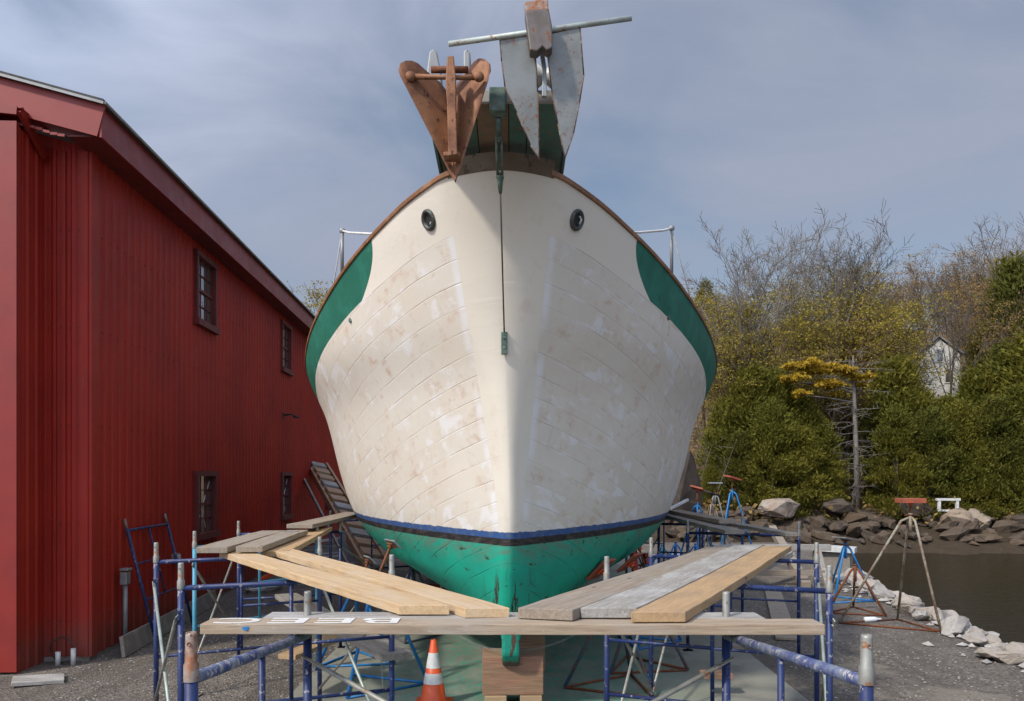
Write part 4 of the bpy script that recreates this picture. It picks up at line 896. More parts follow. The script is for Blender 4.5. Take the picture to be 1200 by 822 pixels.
# right far planks
p1 = onp(853, 609.5, 0.56); p2 = onp(790, 597.5, 0.56); plank('far pale plank with orange end, uppermost beside the hull on the right', (p1.x, p1.y), (p2.x, p2.y), 0.22, 'brown_wood', EYE-0.56, seed=41)
p1 = onp(861, 621, 0.62); p2 = onp(790, 603, 0.62); plank('far dark grey plank with square end, in front beside the hull on the right', (p1.x, p1.y), (p2.x-0.1, p2.y+0.5), 0.22, 'dark_wood', EYE-0.62, seed=42)
p1 = onp(929, 625, 0.66); p2 = onp(806, 604, 0.66); plank('long thin grey plank ending at the third right post', (p1.x, p1.y), (p2.x, p2.y), 0.16, 'dark_wood', EYE-0.66, seed=43, th=0.04)
# lower plank on the left
p1 = onp(465, 766, 1.30); p2 = onp(335, 696, 1.30); plank('grey plank slung low on the left frames under the yellow pair', (p1.x, p1.y), (p2.x, p2.y), 0.24, 'dark_wood', EYE-1.30, seed=44)
p1 = (X(668, 4.35), 4.05); plank('short yellow offcut sticking out below the front plank', (X(667, 4.2), 4.18), (X(637, 4.5), 4.5), 0.10, 'tan_wood', HT-0.054, seed=45, th=0.04)
p1 = G(336, 767, 0.5); plank('plank with orange end lying low between the left frames', (p1.x, p1.y), (p1.x+0.35, p1.y+1.2), 0.2, 'tan_wood', 0.5, seed=46, th=0.05)
p1 = G(838, 788, 0.25); plank('small brown board behind the right brace', (p1.x-0.14, p1.y), (p1.x+0.16, p1.y), 0.2, 'block_wood', 0.25, seed=47)
# ------------------------------------------------------------ jack stands
JG = 'tripod jack stands'
def jack(label, base, H, spread, rz, mat='jack_blue', screw=0.35, pad='pad_orange', padrot=(0, 0, 0), topped=True, name='jack_stand', baseh=0.015, basemat=None, padsize=(0.34, 0.30, 0.04), lean=(0, 0, 0), bars=True, nrm=None, feets=None):
    """tripod with three pipe legs, foot rails, a centre tube with screw and a pad"""
    base = Vector(base); root = thing(name, label, 'jack stand', base, rz, JG)
    apex = Vector((0, 0, H)); lv = Matrix.Rotation(-rz, 3, 'Z') @ Vector(lean)
    feet = [Vector((spread*math.cos(t), spread*math.sin(t), baseh)) for t in (R(90), R(210), R(330))]
    if feets: feet = [Vector((a, b, baseh)) for a, b in feets]
    for f_ in feet:
        at = apex+(Vector((f_.x, f_.y, 0)).normalized()*0.03); k_ = at+Vector((f_.x, f_.y, 0))*0.10-Vector((0, 0, 0.05))
        MB().tube([at, k_, f_], 0.019, 10).build('leg', M[mat], root)
    if bars:
        for i in range(3): MB().tube([feet[i], feet[(i+1) % 3]], 0.014, 8).build('foot_rail', M[basemat or mat], root)
    MB().tube([apex-Vector((0, 0, 0.22)), apex+Vector((0, 0, 0.05))], 0.027, 12).lathe(apex+Vector((0, 0, 0.05)), [(0.0, 0), (0.034, 0), (0.034, 0.018), (0.0, 0.018)], 12).build('collar', M[mat], root)
    if topped:
        tp = apex+(Vector((0, 0, 1))+lv).normalized()*screw
        s_ = MB(); s_.tube([apex, tp], 0.015, 10)
        nut = apex+(tp-apex)*0.18; s_.lathe(nut, [(0.0, -0.012), (0.03, -0.012), (0.03, 0.012), (0, 0.012)], 8); s_.beam(nut-Vector((0.09, 0, 0)), nut+Vector((0.09, 0, 0.01)), 0.018, 0.014); s_.build('screw', M['rust'], root)
        p_ = MB(); rot = Euler(padrot).to_matrix() if nrm is None else (Matrix.Rotation(-rz, 3, 'Z') @ Vector(nrm)).to_track_quat('Z', 'Y').to_matrix(); n_ = rot @ Vector((0, 0, 1)); p_.box(tp+n_*0.04, padsize, rot, 0.006); pd = p_.build('pad', M[pad], root)
        q_ = MB(); q_.box(tp+n_*0.012, (padsize[0]*0.5, 0.07, 0.018), rot, 0.003); q_.lathe(tp-n_*0.03, [(0.02, 0), (0.032, 0.01), (0.032, 0.03), (0, 0.035)], 10, n_); q_.build('pad_bracket', M['orange' if pad == 'pad_orange' else 'rust'], root)
    return root
z = SLZ
# under hull, left
def under(pxa, pya, Y, sprd, label, rz, **k):
    ap = P(pxa, pya, Y); jack(label, (ap.x, ap.y, SLZ), ap.z-SLZ, sprd, rz, **k)
under(441, 680, 8.75, 0.56, 'bright blue jack stand under the left bow, nearest the lettered plank', R(38), lean=(0.35, 0.6, 0), nrm=(.62, .35, .7), padsize=(.3, .12, .02), screw=0.42, pad='grey')
under(418, 690, 9.9, 0.52, 'second blue jack stand just behind the nearest left one', R(10), lean=(0.35, 0.5, 0), nrm=(.62, .3, .7), padsize=(.28, .12, .02), screw=0.36, pad='grey')
under(484, 668, 11.4, 0.5, 'dark rusty jack stand deep under the hull on the left', R(55), mat='jack_rusty', lean=(0.2, 0, 0), nrm=(.6, .2, .75), screw=0.3, pad='pad_orange')
under(722, 700, 8.7, 0.56, 'rusty blue jack stand under the right bow', R(-25), mat='jack_rusty', basemat='rust', lean=(-0.5, 0.3, 0), nrm=(-.6, .35, .7), padsize=(.3, .3, .03), screw=0.30, pad='pad_orange')
under(752, 690, 9.6, 0.54, 'second rusty jack stand behind the nearest right one', R(10), mat='jack_rusty', basemat='rust', lean=(-0.4, 0.2, 0), nrm=(-.6, .3, .7), padsize=(.3, .3, .03), screw=0.3, pad='pad_orange')
under(757, 668, 11.0, 0.5, 'blue jack stand farther back under the hull on the right', R(40), lean=(-0.3, 0.1, 0), nrm=(-.6, .2, .75), screw=0.3, pad='pad_orange')
# yard, right
def yard(px, pyb, pxt, pyt, sprd, label, rz, **k):
    g = G(px, pyb); H = Zp(pyt, g.y)-k.get('screw', 0.35); jack(label, (X(pxt, g.y), g.y, 0.0), H, sprd, rz, **k)
yard(1050, 734, 1067, 590, 0.64, 'tall pale rusty jack stand with orange topped pad on the gravel by the water', 0.0, feets=((-1.0, 0.2), (0.2, -0.5), (0.04, 0.5)), mat='jack_pale', basemat='rust', screw=0.22, padsize=(0.36, 0.26, 0.07))
yard(985, 704, 991, 634, 0.50, 'shiny blue jack stand with grey rack pad between the scaffold and the water', R(15), screw=0.10, pad='grey', padrot=(0, 0.15, 0.3), padsize=(0.42, 0.3, 0.02))
yard(1005, 718, 1002, 645, 0.52, 'low rusty jack stand without a pad beside the shiny blue one', R(-20), mat='rust', screw=0.3, topped=False)
yard(850, 668, 858, 562, 0.62, 'tall light blue jack stand with tilted orange pad beyond the far planks', R(10), screw=0.3, padrot=(0.1, 0.25, 0.2))
yard(818, 672, 817, 575, 0.55, 'blue jack stand with bright orange pad, nearest the hull', R(50), screw=0.35, padrot=(0.25, 0.25, 0.3), pad='pad_orange')
yard(838, 655, 838, 568, 0.5, 'grey jack stand with flat dark pad between the two blue ones', R(0), mat='grey', screw=0.3, pad='grey')
yard(832, 662, 834, 580, 0.5, 'rusty jack stand with dark pad half hidden behind the blue ones', R(30), mat='jack_pale', screw=0.25, pad='dark', padrot=(0.2, 0.3, 0))
for i, (px, py, tp, mt) in enumerate(((792, 680, 628, 'jack_blue'), (776, 672, 632, 'teal'), (815, 676, 630, 'jack_blue'), (828, 690, 634, 'jack_blue'))):
    yard(px, py, px, tp, 0.45, ['low blue jack stand in the clutter left of the three planks', 'teal jack stand in the clutter close to the hull', 'blue jack stand standing below the far grey planks', 'blue jack stand below the square ended far plank'][i], i*0.6, mat=mt, screw=0.2, topped=False)
# ------------------------------------------------------------ cone
cp = G(508, 838, SLZ); cone = thing('traffic_cone', 'orange traffic cone with two white bands on the slab left of the keel', 'traffic cone', (X(508, 8.05), 8.05, SLZ))
ctop = Zp(750, 8.05)-SLZ; rbm = lambda h: lerp(0.135, 0.026, h/ctop)
def band(h0, h1, e_=0.0): return [(rbm(h0)+e_, h0), (rbm(h1)+e_, h1)]
MB().box((0, 0, 0.015), (0.36, 0.36, 0.03), bev=0.008).lathe((0, 0, 0), [(0.15, 0.03)]+band(0.05, ctop)+[(0.012, ctop+0.004), (0.012, ctop-0.05)], 32).build('body', M['orange'], cone)
h_of = lambda py: Zp(py, 8.05)-SLZ
for a_, b2 in ((782, 764.5), (800, 788)): MB().lathe((0, 0, 0), band(h_of(a_), h_of(b2), 0.002), 32).build('white_band', M['cone_white'], cone)
# chain below the keel between stands
def chain(p, q, sag, label, n=44):
    p = Vector(p); q = Vector(q); mb = MB()
    for i in range(n):
        t = (i+0.5)/n; c_ = p.lerp(q, t)+Vector((0, 0, -sag*4*t*(1-t))); d = (q-p).normalized()+Vector((0, 0, -sag*4*(1-2*t)/(q-p).length)); d.normalize(); s_ = Vector((0, 0, 1)) if i % 2 else d.cross(Vector((0, 0, 1)))
        L_ = (q-p).length/n*0.75; pts = [c_+d*L_*math.cos(a)*0.95+s_*0.011*math.sin(a) for a in np.linspace(0, 2*math.pi, 9)]; mb.tube(pts, 0.0018, 4, False)
    tag(mb.build('chain', M['galv']), label, 'chain')
chain((-0.72, 8.6, 0.72), (-0.1, 7.75, 0.62), 0.06, 'thin chain running under the left bow to the keel')
chain((0.85, 8.6, 0.72), (0.09, 7.75, 0.62), 0.06, 'thin chain running under the right bow to the keel', 40)
chain(P(447, 776, 5.95), P(449, 815, 5.95), 0.0, 'short chain hanging from the end of the low grey plank', 24)
# ------------------------------------------------------------ ladder and stored things on the left
lad = thing('wooden_ladder', 'long wooden stair ladder with block treads leaning against the red shed', 'ladder', (0, 0, 0))
LT = P(372, 546, 24.5); LB = P(446, 672, 17.5); LB.z = max(LB.z, 0.0)
sd = Vector((0.48, 0.3, 0))
for k_ in (-1, 1): MB().beam(LB+sd*k_*0.5, LT+sd*k_*0.5, 0.07, 0.20).build('side_rail', M['ladder_wood'], lad)
MB().beam(LB-sd*1.1, LT-sd*1.1, 0.05, 0.09).build('side_rail', M['dark_wood'], lad)
for i in range(13): MB().box(LB.lerp(LT, (i+0.5)/13)+Vector((0, -0.12, 0.08)), (0.42, 0.40, 0.13), (0.3, 0.2, 0.5), 0.005).build('tread', M['ladder_wood' if i % 3 else 'grey_wood'], lad)
q = thing('sheet_metal_box', 'dull grey upright metal box at the foot of the ladder', 'box', G(418, 668, 0)); q.location.z = 0
MB().box((0, 0, 0.45), (0.75, 0.5, 0.9), (0, 0, 0.2), 0.02).build('body', M['grey'], q); MB().box((0, 0, 0.92), (0.8, 0.54, 0.03), (0, 0, 0.2), 0.005).build('lid', M['grey'], q)
gl = G(375, 668)
q = thing('scrap_pile', 'heap of pale metal slats stored between the shed and the scaffold', 'pile', (gl.x, gl.y, 0))
for i in range(12):
    MB().beam((random.uniform(-1.2, -0.7), random.uniform(-0.8, 0.5), 0.1+i*0.045), (random.uniform(0.4, 1.2), random.uniform(-.3, 1.0), 0.14+i*0.06), 0.10, 0.03).build('slat', M['tarp' if i % 3 else 'grey'], q)
def coil(c, r, n, label, mat, tube=0.012):
    mb = MB(); rr = random.Random(5); pts = [Vector((c[0]+(r*(0.7+0.3*math.sin(i*0.37)))*math.cos(i*0.35), c[1]+(r*1.4*(0.75+0.25*math.cos(i*0.23)))*math.sin(i*0.35), c[2]+0.03+0.03*rr.random()+i*0.0006)) for i in range(n)]
    mb.tube(pts, tube, 6); return tag(mb.build('cable_coil', mat), label, 'cable')
gc = G(305, 692); coil((gc.x, gc.y, 0), 0.42, 110, 'loose coil of pale cable on the gravel left of the yellow planks', M['tarp'])
q = MB(); gp = G(308, 684); q.beam((gp.x-0.1, gp.y, 0.3), (gp.x+0.12, gp.y+0.25, 0.42), 0.1, 0.08, bev=0.02); q = q.build('drill', M['orange']); q.location.z = -0.25; tag(q, 'small orange tool lying near the cable coil on the left', 'tool')
# bucket with hose under hull
gb_ = Vector((X(514, 13.0), 13.0, SLZ)); bk = thing('bucket', 'rust red bucket under the hull with a hose looped beside it', 'bucket', gb_)
MB().lathe((0, 0, 0), [(0, 0), (0.19, 0), (0.24, 0.5), (0.25, 0.5), (0.25, 0.47), (0.235, 0.47), (0.18, 0.02)], 22).build('body', M['pad_orange'], bk)
MB().tube([(0.24*math.cos(t), -0.1, 0.5+0.24*math.sin(t)) for t in np.linspace(0, math.pi, 12)], 0.008, 6).build('handle', M['grey'], bk)
hs_ = MB(); hs_.tube([Vector((X(502, 12.6)+0.22*math.cos(t), 12.6, 0.62+0.36*math.sin(t)+0.01*t)) for t in np.linspace(0, 11, 40)], 0.022, 8); tag(hs_.build('hose', M['grey']), 'grey hose looped against the bucket under the hull', 'hose')
# red posts beyond right frame, white bags
for i, (px, t_, b2) in enumerate(((751, 640, 668), (766, 650, 690))):
    Y_ = 12.6+i*0.4; q = MB(); q.beam((X(px, Y_), Y_, 0.03), (X(px-8, Y_), Y_+0.2, Zp(t_, Y_)), 0.07, 0.10, bev=0.01); tag(q.build('red_support', painted('red_steel', (0.5, 0.03, 0.015), (0.38, 0.03, 0.02), (0.2, 0.06, 0.04), 0.68, 8)), ['taller red steel prop behind the inner right post', 'shorter red steel prop beside the far right post'][i], 'prop')
def rockmesh(seed, sub=1, flat=0.7, n=14):
    r_ = random.Random(seed); bm = bmesh.new()
    for _ in range(n):
        v_ = Vector((r_.gauss(0, 1), r_.gauss(0, 1), r_.gauss(0, 1))).normalized(); v_ = Vector((v_.x*0.55, v_.y*0.45, v_.z*0.42*flat))*r_.uniform(0.85, 1.1); bm.verts.new(v_)
    g = bmesh.ops.convex_hull(bm, input=bm.verts[:])
    bmesh.ops.delete(bm, geom=[x for x in g['geom_interior'] if isinstance(x, bmesh.types.BMVert)], context='VERTS')
    bmesh.ops.bevel(bm, geom=bm.edges[:], offset=0.022, segments=2, affect='EDGES', profile=0.6, clamp_overlap=True)
    for v_ in bm.verts:
        if v_.co.length > 0.68: v_.co *= 0.68/v_.co.length
    bmesh.ops.triangulate(bm, faces=bm.faces[:]); bmesh.ops.subdivide_edges(bm, edges=bm.edges[:], cuts=1)
    for v_ in bm.verts: v_.co += v_.co.normalized()*(0.05*mnoise.noise(v_.co*5+Vector((seed, 0, 0)))+0.03*mnoise.noise(v_.co*14))
    me_ = bpy.data.meshes.new('boulder'); bm.to_mesh(me_); bm.free(); return me_
def rockmat(name, c1, c2, c3):
    m = N(name); v = m.obj(); r = m.rand(); vv = m.n('ShaderNodeVectorMath', operation='ADD'); m.put(vv.inputs[0], v); m.put(vv.inputs[1], m.comb(m.math('MULTIPLY', r, 40.), 0., 0.)); v = vv.outputs[0]
    c = m.mix(m.step(m.noise(v, 3, 6, 0.65), 0.35, 0.68), c1, c2); c = m.mix(m.math('MULTIPLY', r, 0.7), c, c3)
    c = m.mix(m.math('MULTIPLY', m.step(m.noise(v, 14, 5, 0.7), 0.55, 0.66), 0.5), c, tuple(x*0.5 for x in c2))
    return m.fin(c, 0.88, 0, m.bump(m.noise(v, 9, 7, 0.7), 0.6, 0.05), 0.25)
M['riprap'] = rockmat('riprap_rock', (0.42, 0.40, 0.37), (0.29, 0.27, 0.25), (0.36, 0.30, 0.24))
M['shore'] = rockmat('shore_rock', (0.088, 0.070, 0.054), (0.038, 0.030, 0.023), (0.13, 0.09, 0.058))
M['tan_rock'] = rockmat('tan_rock', (0.33, 0.25, 0.18), (0.19, 0.12, 0.075), (0.30, 0.26, 0.21))
M['pale_rock'] = rockmat('pale_rock', (0.34, 0.31, 0.27), (0.20, 0.12, 0.07), (0.30, 0.24, 0.19))
M['cliff_rock'] = rockmat('cliff_rock', (0.055, 0.045, 0.038), (0.025, 0.02, 0.017), (0.07, 0.05, 0.038))
def rset(mat, n, s0): 
    L_ = []
    for i in range(n): me_ = rockmesh(s0+i, flat=1.0, n=18); me_.materials.append(M[mat]); L_.append(me_)
    return L_
RS = {'riprap': rset('riprap', 7, 10), 'shore': rset('shore', 7, 30)}
def rock(me_, loc, sc, rz, label, group=None, name='boulder', tilt=0.3):
    o = bpy.data.objects.new(name, me_); COL.objects.link(o); o.location = loc; o.scale = sc; o.rotation_euler = (random.uniform(-tilt, tilt), random.uniform(-tilt, tilt), rz); return tag(o, label, 'rock', group)
for i in range(298):
    t = random.random()**0.85; Y_ = 8.2+13*t+random.uniform(-.2, .2); k = random.gauss(0.38, 0.36); x_ = xedge(Y_)+0.0+k
    s_ = random.uniform(0.20, 0.46); rock(random.choice(RS['riprap']), (x_, Y_, max(-1.3, min(0, -0.6*k))+0.08), (s_*random.uniform(.9, 1.5), s_, s_*random.uniform(.6, 1.0)), random.uniform(0, 6), 'pale angular stone in the bank between gravel and water', 'pale stones lining the gravel bank', name='bank_stone')
for i in range(280):
    px = random.uniform(790, 1260); s0 = random.uniform(0.5, 4.6); Yt = 36
    for _ in range(3): Yt = ysh(X(px, Yt))+s0
    x_ = X(px, Yt); s_ = random.uniform(0.35, 1.0)*(1.5 if random.random() < .15 else 1)
    if s0 < 2.0 and random.random() < 0.6: continue
    rock(random.choice(RS['shore']), (x_, Yt, height(x_, Yt)+0.22*s_), (s_*random.uniform(1, 1.9), s_, s_*random.uniform(.6, 1.0)), random.uniform(0, 6), 'dark grey rock on the far shore below the cedars', 'dark rocks along the far shore')
rb_ = MB(); pr = random.Random(12)
for i in range(1500):
    Y_ = pr.uniform(7.5, 21); k = pr.gauss(0.35, 0.28); x_ = xedge(Y_)+k; s_ = pr.uniform(0.03, 0.085); a_ = pr.uniform(0, 3); ca, sa = math.cos(a_)*s_, math.sin(a_)*s_; k1 = pr.uniform(.7, 1.7)
    j_ = [pr.uniform(.75, 1.2) for _ in range(6)]
    rb_.add([(x_+(u*ca*k1-w_*sa)*j, Y_+(u*sa*k1+w_*ca)*j, max(-1.2, min(0, -0.7*k))+(q*0.7+0.35)*s_*j) for (u, w_, q), j in zip(oct_, j_)], of)
tag(rb_.build('rubble', M['riprap']), 'small pale rubble filling the bank between the bigger stones', 'rubble', kind='stuff')
def bigrock(px, pyb, w_px, h_px, Y_, mat, label, seed, flat=1.0, rz=0.3):
    me_ = rockmesh(seed, flat=flat, n=20); me_.materials.append(M[mat]); s_ = F/Y_
    rock(me_, (X(px, Y_), Y_, Zp(pyb-h_px*0.45, Y_)), (w_px/s_, w_px/s_*0.9, h_px/s_*1.25), rz, label, tilt=0.08)
bigrock(913, 607, 46, 26, 37.0, 'pale_rock', 'big rounded boulder, whitish with rusty side, under the left cedars', 61)
bigrock(1122, 625, 44, 30, 37.5, 'tan_rock', 'tan boulder, left of the pair below the white wooden frame', 62)
bigrock(1146, 624, 40, 30, 38.0, 'tan_rock', 'tan boulder, right of the pair below the white wooden frame', 63)
bigrock(803, 612, 50, 88, 36.0, 'cliff_rock', 'steep dark rock ledge just right of the hull on the far shore', 64, rz=1.2)
bigrock(1070, 606, 50, 30, 38.5, 'shore', 'broad dark rock behind the tall rusty stand on the far shore', 66)
bigrock(985, 604, 46, 20, 38.0, 'shore', 'flat dark rock at the foot of the bare pine', 67)
# white frame on far shore
wf = thing('timber_stand', 'small white wooden frame standing on the tan boulders under the cedars', 'frame', P(1111, 604, 38.0))
for x_ in (-0.42, 0.42): MB().box((x_, 0, 0.34), (0.12, 0.12, 0.72)).build('post', M['white'], wf)
MB().box((0, 0, 0.74), (1.1, 0.16, 0.11)).build('beam', M['white'], wf); MB().box((0.03, 0, 0.22), (0.72, 0.10, 0.09)).build('beam', M['white'], wf)
# timber trestle and odd timbers right
def timber(a, b, wd, ht, label, mat='grey_wood', name='timber'):
    a = Vector(a); b = Vector(b); o = MB().beam(Vector(), b-a, wd, ht).build(name, M[mat], None, 0.006); o.location = a; return tag(o, label, 'timber', 'old timbers stacked by the water')
gt = G(905, 690); tr_ = thing('trestle', 'old grey timber trestle beyond the three right planks', 'trestle', (gt.x, gt.y, 0))
MB().beam((-1.2, 0.0, 0.82), (1.2, 0.1, 0.82), 0.14, 0.12, bev=0.006).build('top_beam', M['grey_wood'], tr_)
for x_ in (-0.9, 0.9):
    for y_ in (-0.4, 0.4): MB().beam((x_, y_*0.15, 0.78), (x_*1.08, y_, 0.0), 0.09, 0.09, up=(0, 1, 0), bev=0.005).build('leg', M['grey_wood'], tr_)
MB().beam((-0.95, -0.27, 0.35), (0.95, -0.27, 0.35), 0.05, 0.11, bev=0.004).build('rail', M['brown_wood'], tr_)
timber(P(868, 652, 18.5), P(930, 652, 18.5), 0.2, 0.18, 'whitish beam lying level behind the third right frame', 'grey_wood')
timber(P(925, 650, 18.0), P(880, 672, 16.0), 0.16, 0.14, 'slanting pale beam behind the third right frame', 'grey_wood')
timber((X(945, 16), 16, 0.1), (X(905, 21), 21, 0.9), 0.18, 0.16, 'long grey beam propped up beside the trestle', 'brown_wood')
timber((X(958, 18.6), 18.6, 0.62), (X(1003, 18.2), 18.2, 0.60), 0.45, 0.12, 'weathered wide beam end behind the shiny blue stand', 'tarp')
timber((X(960, 18.6), 18.7, 0.28), (X(1000, 18.2), 18.3, 0.28), 0.35, 0.5, 'stacked timber below the weathered beam end', 'dark_wood')
timber((X(922, 11.2), 11.2, 0.03), (X(905, 16.0), 16, 0.03), 0.3, 0.04, 'flat board lying on the gravel right of the third frame', 'brown_wood')
timber(P(784, 597, 16), P(806, 586, 16.6), 0.05, 0.05, 'thin pale pole rising beside the hull at the far planks', 'tarp')
for i, (px, py) in enumerate(((782, 672), (800, 664), (812, 676), (790, 660), (765, 668))):
    g_ = G(px, py); o = bpy.data.objects.new('rag_bag', RS['riprap'][i]); COL.objects.link(o); o.location = (g_.x, g_.y, 0.12); o.scale = (0.5, 0.4, 0.35)
    o.data = RS['riprap'][i].copy(); o.data.materials[0] = M['tarp']; tag(o, ['crumpled white bag in the clutter behind the hull, nearest the red props', 'white sack farthest back in the clutter', 'white sack under the far grey planks', 'small white bundle at the edge of the slab', 'white bundle closest to the hull on the right'][i], 'bag')
# plastic bottle
gq = G(1022, 729); bt = thing('plastic_bottle', 'clear plastic bottle lying on the gravel inside the rusty stand', 'bottle', gq)
mbt = N('bottle_plastic').fin((0.7, 0.72, 0.74), 0.15, 0, None, 0.6); MB().lathe((0, 0, 0.04), [(0, -0.14), (0.038, -0.13), (0.04, 0.04), (0.015, 0.11), (0.014, 0.13)], 14, (1, 0.2, 0)).build('body', mbt, bt); MB().lathe((0.14, 0.028, 0.04), [(0.0, -0.01), (0.017, -0.01), (0.017, 0.012), (0, 0.012)], 10, (1, 0.2, 0)).build('cap', M['white'], bt)
# white house on the hill
hy = 52.0; hx_ = X(1100, hy); hz0 = Zp(447, hy)
hs2 = thing('white_house', 'white gabled house half hidden by trees on the hill', 'house', (hx_, hy, hz0), -0.3)
w2, h2_, d2 = 1.2, 1.75, 5
MB().add([(-w2, 0, -3), (w2, 0, -3), (w2, 0, h2_), (0, 0, h2_+1.0), (-w2, 0, h2_), (-w2, d2, -3), (w2, d2, -3), (w2, d2, h2_), (0, d2, h2_+1.0), (-w2, d2, h2_)], [(0, 1, 2, 3, 4), (5, 9, 8, 7, 6), (0, 4, 9, 5), (1, 6, 7, 2)]).build('wall', M['white'], hs2)
MB().prism([(-w2-0.2, -0.2, h2_-0.1), (0, -0.2, h2_+1.08), (0, -0.2, h2_+1.2), (-w2-0.25, -0.2, h2_+0.02)], (0, d2+0.4, 0)).prism([(w2+0.2, -0.2, h2_-0.1), (0, -0.2, h2_+1.08), (0, -0.2, h2_+1.2), (w2+0.25, -0.2, h2_+0.02)], (0, d2+0.4, 0)).build('roof', M['grey'], hs2)
for x_, z_ in ((0.6, 0.0), (-0.6, 0.0), (0, 1.35)):
    wd_ = MB().box((x_, -0.03, z_+0.3), (0.6, 0.05, 0.9)).build('window', M['white'], hs2); MB().box((x_, -0.065, z_+0.3), (0.44, 0.02, 0.74)).build('pane', M['glass'], wd_)

# ------------------------------------------------------------ trees
def leafmat(name, c1, c2, c3=None):
    m = N(name); v = m.pos(); g = m.n('ShaderNodeNewGeometry')
    r = m.n('ShaderNodeTexWhiteNoise', noise_dimensions='1D'); m.put(r.inputs['W'], g.outputs['Random Per Island'])
    c = m.mix(g.outputs['Random Per Island'], c1, c2)
    c = m.mix(m.math('MULTIPLY', m.step(m.noise(v, 0.35, 3), 0.4, 0.65), 0.7), c, c3 or c2)
    c = m.mix(m.math('MULTIPLY', m.rand(), 0.5), c, tuple(x*0.5 for x in c1))
    m.fin(c, 0.75, 0, None, 0.15); 
    tr = m.n('ShaderNodeBsdfTranslucent'); m.put(tr.inputs['Color'], c); ms = m.n('ShaderNodeMixShader'); ms.inputs[0].default_value = 0.35
    o_ = [x for x in m.t.nodes if x.type == 'OUTPUT_MATERIAL'][0]
    m.t.links.new(m.b.outputs[0], ms.inputs[1]); m.t.links.new(tr.outputs[0], ms.inputs[2]); m.t.links.new(ms.outputs[0], o_.inputs['Surface']); return m.m
M['bark'] = painted('grey_bark', (0.115, 0.095, 0.08), (0.07, 0.058, 0.048), (0.17, 0.15, 0.13), 0.62, 2, 0.9)
M['bark_pale'] = painted('pale_bark', (0.20, 0.18, 0.16), (0.12, 0.105, 0.09), (0.28, 0.26, 0.24), 0.62, 2, 0.9)
M['bark_brown'] = painted('brown_bark', (0.14, 0.10, 0.068), (0.09, 0.065, 0.045), (0.24, 0.21, 0.17), 0.6, 1, 0.9)
M['bark_dark'] = painted('dark_bark', (0.08, 0.062, 0.05), (0.05, 0.04, 0.034), (0.13, 0.11, 0.1), 0.62, 2, 0.9)
M['bud_y'] = leafmat('yellow_green_buds', (0.40, 0.32, 0.055), (0.29, 0.235, 0.05), (0.44, 0.33, 0.06))
M['bud_b'] = leafmat('brown_buds', (0.38, 0.24, 0.09), (0.29, 0.18, 0.08), (0.38, 0.28, 0.08))
M['cedar'] = leafmat('cedar_leaf', (0.19, 0.185, 0.028), (0.085, 0.09, 0.016), (0.23, 0.195, 0.03))
M['cedar2'] = leafmat('cedar_leaf_dark', (0.13, 0.135, 0.024), (0.065, 0.07, 0.014), (0.17, 0.155, 0.028))
M['pine_y'] = leafmat('pine_needles', (0.48, 0.33, 0.03), (0.34, 0.24, 0.03), (0.50, 0.32, 0.04))
def quads(cent, size, rr, elong=1.6, updir=None, flat=None):
    n = len(cent); a = rr.normal(size=(n, 3)); 
    if updir is not None: a = a*0.38+updir
    a /= np.linalg.norm(a, axis=1)[:, None]; b = np.cross(a, rr.normal(size=(n, 3))); b /= np.linalg.norm(b, axis=1)[:, None]
    s = (size*rr.uniform(0.6, 1.3, n))[:, None]
    A = a*s*elong*0.5; B = b*s*0.5
    v_ = np.stack([cent-A-B*0.4, cent-A*0.2+B, cent+A, cent-A*0.2-B], 1).reshape(-1, 3); return v_
def qmesh(name, V, mat):
    n = len(V)//4; me_ = bpy.data.meshes.new(name); me_.vertices.add(len(V)); me_.vertices.foreach_set('co', V.astype(np.float32).ravel())
    me_.loops.add(n*4); me_.loops.foreach_set('vertex_index', np.arange(n*4, dtype=np.int32)); me_.polygons.add(n); me_.polygons.foreach_set('loop_start', np.arange(0, n*4, 4, dtype=np.int32)); me_.polygons.foreach_set('loop_total', np.full(n, 4, dtype=np.int32))
    me_.update(calc_edges=True); me_.materials.append(mat); return me_
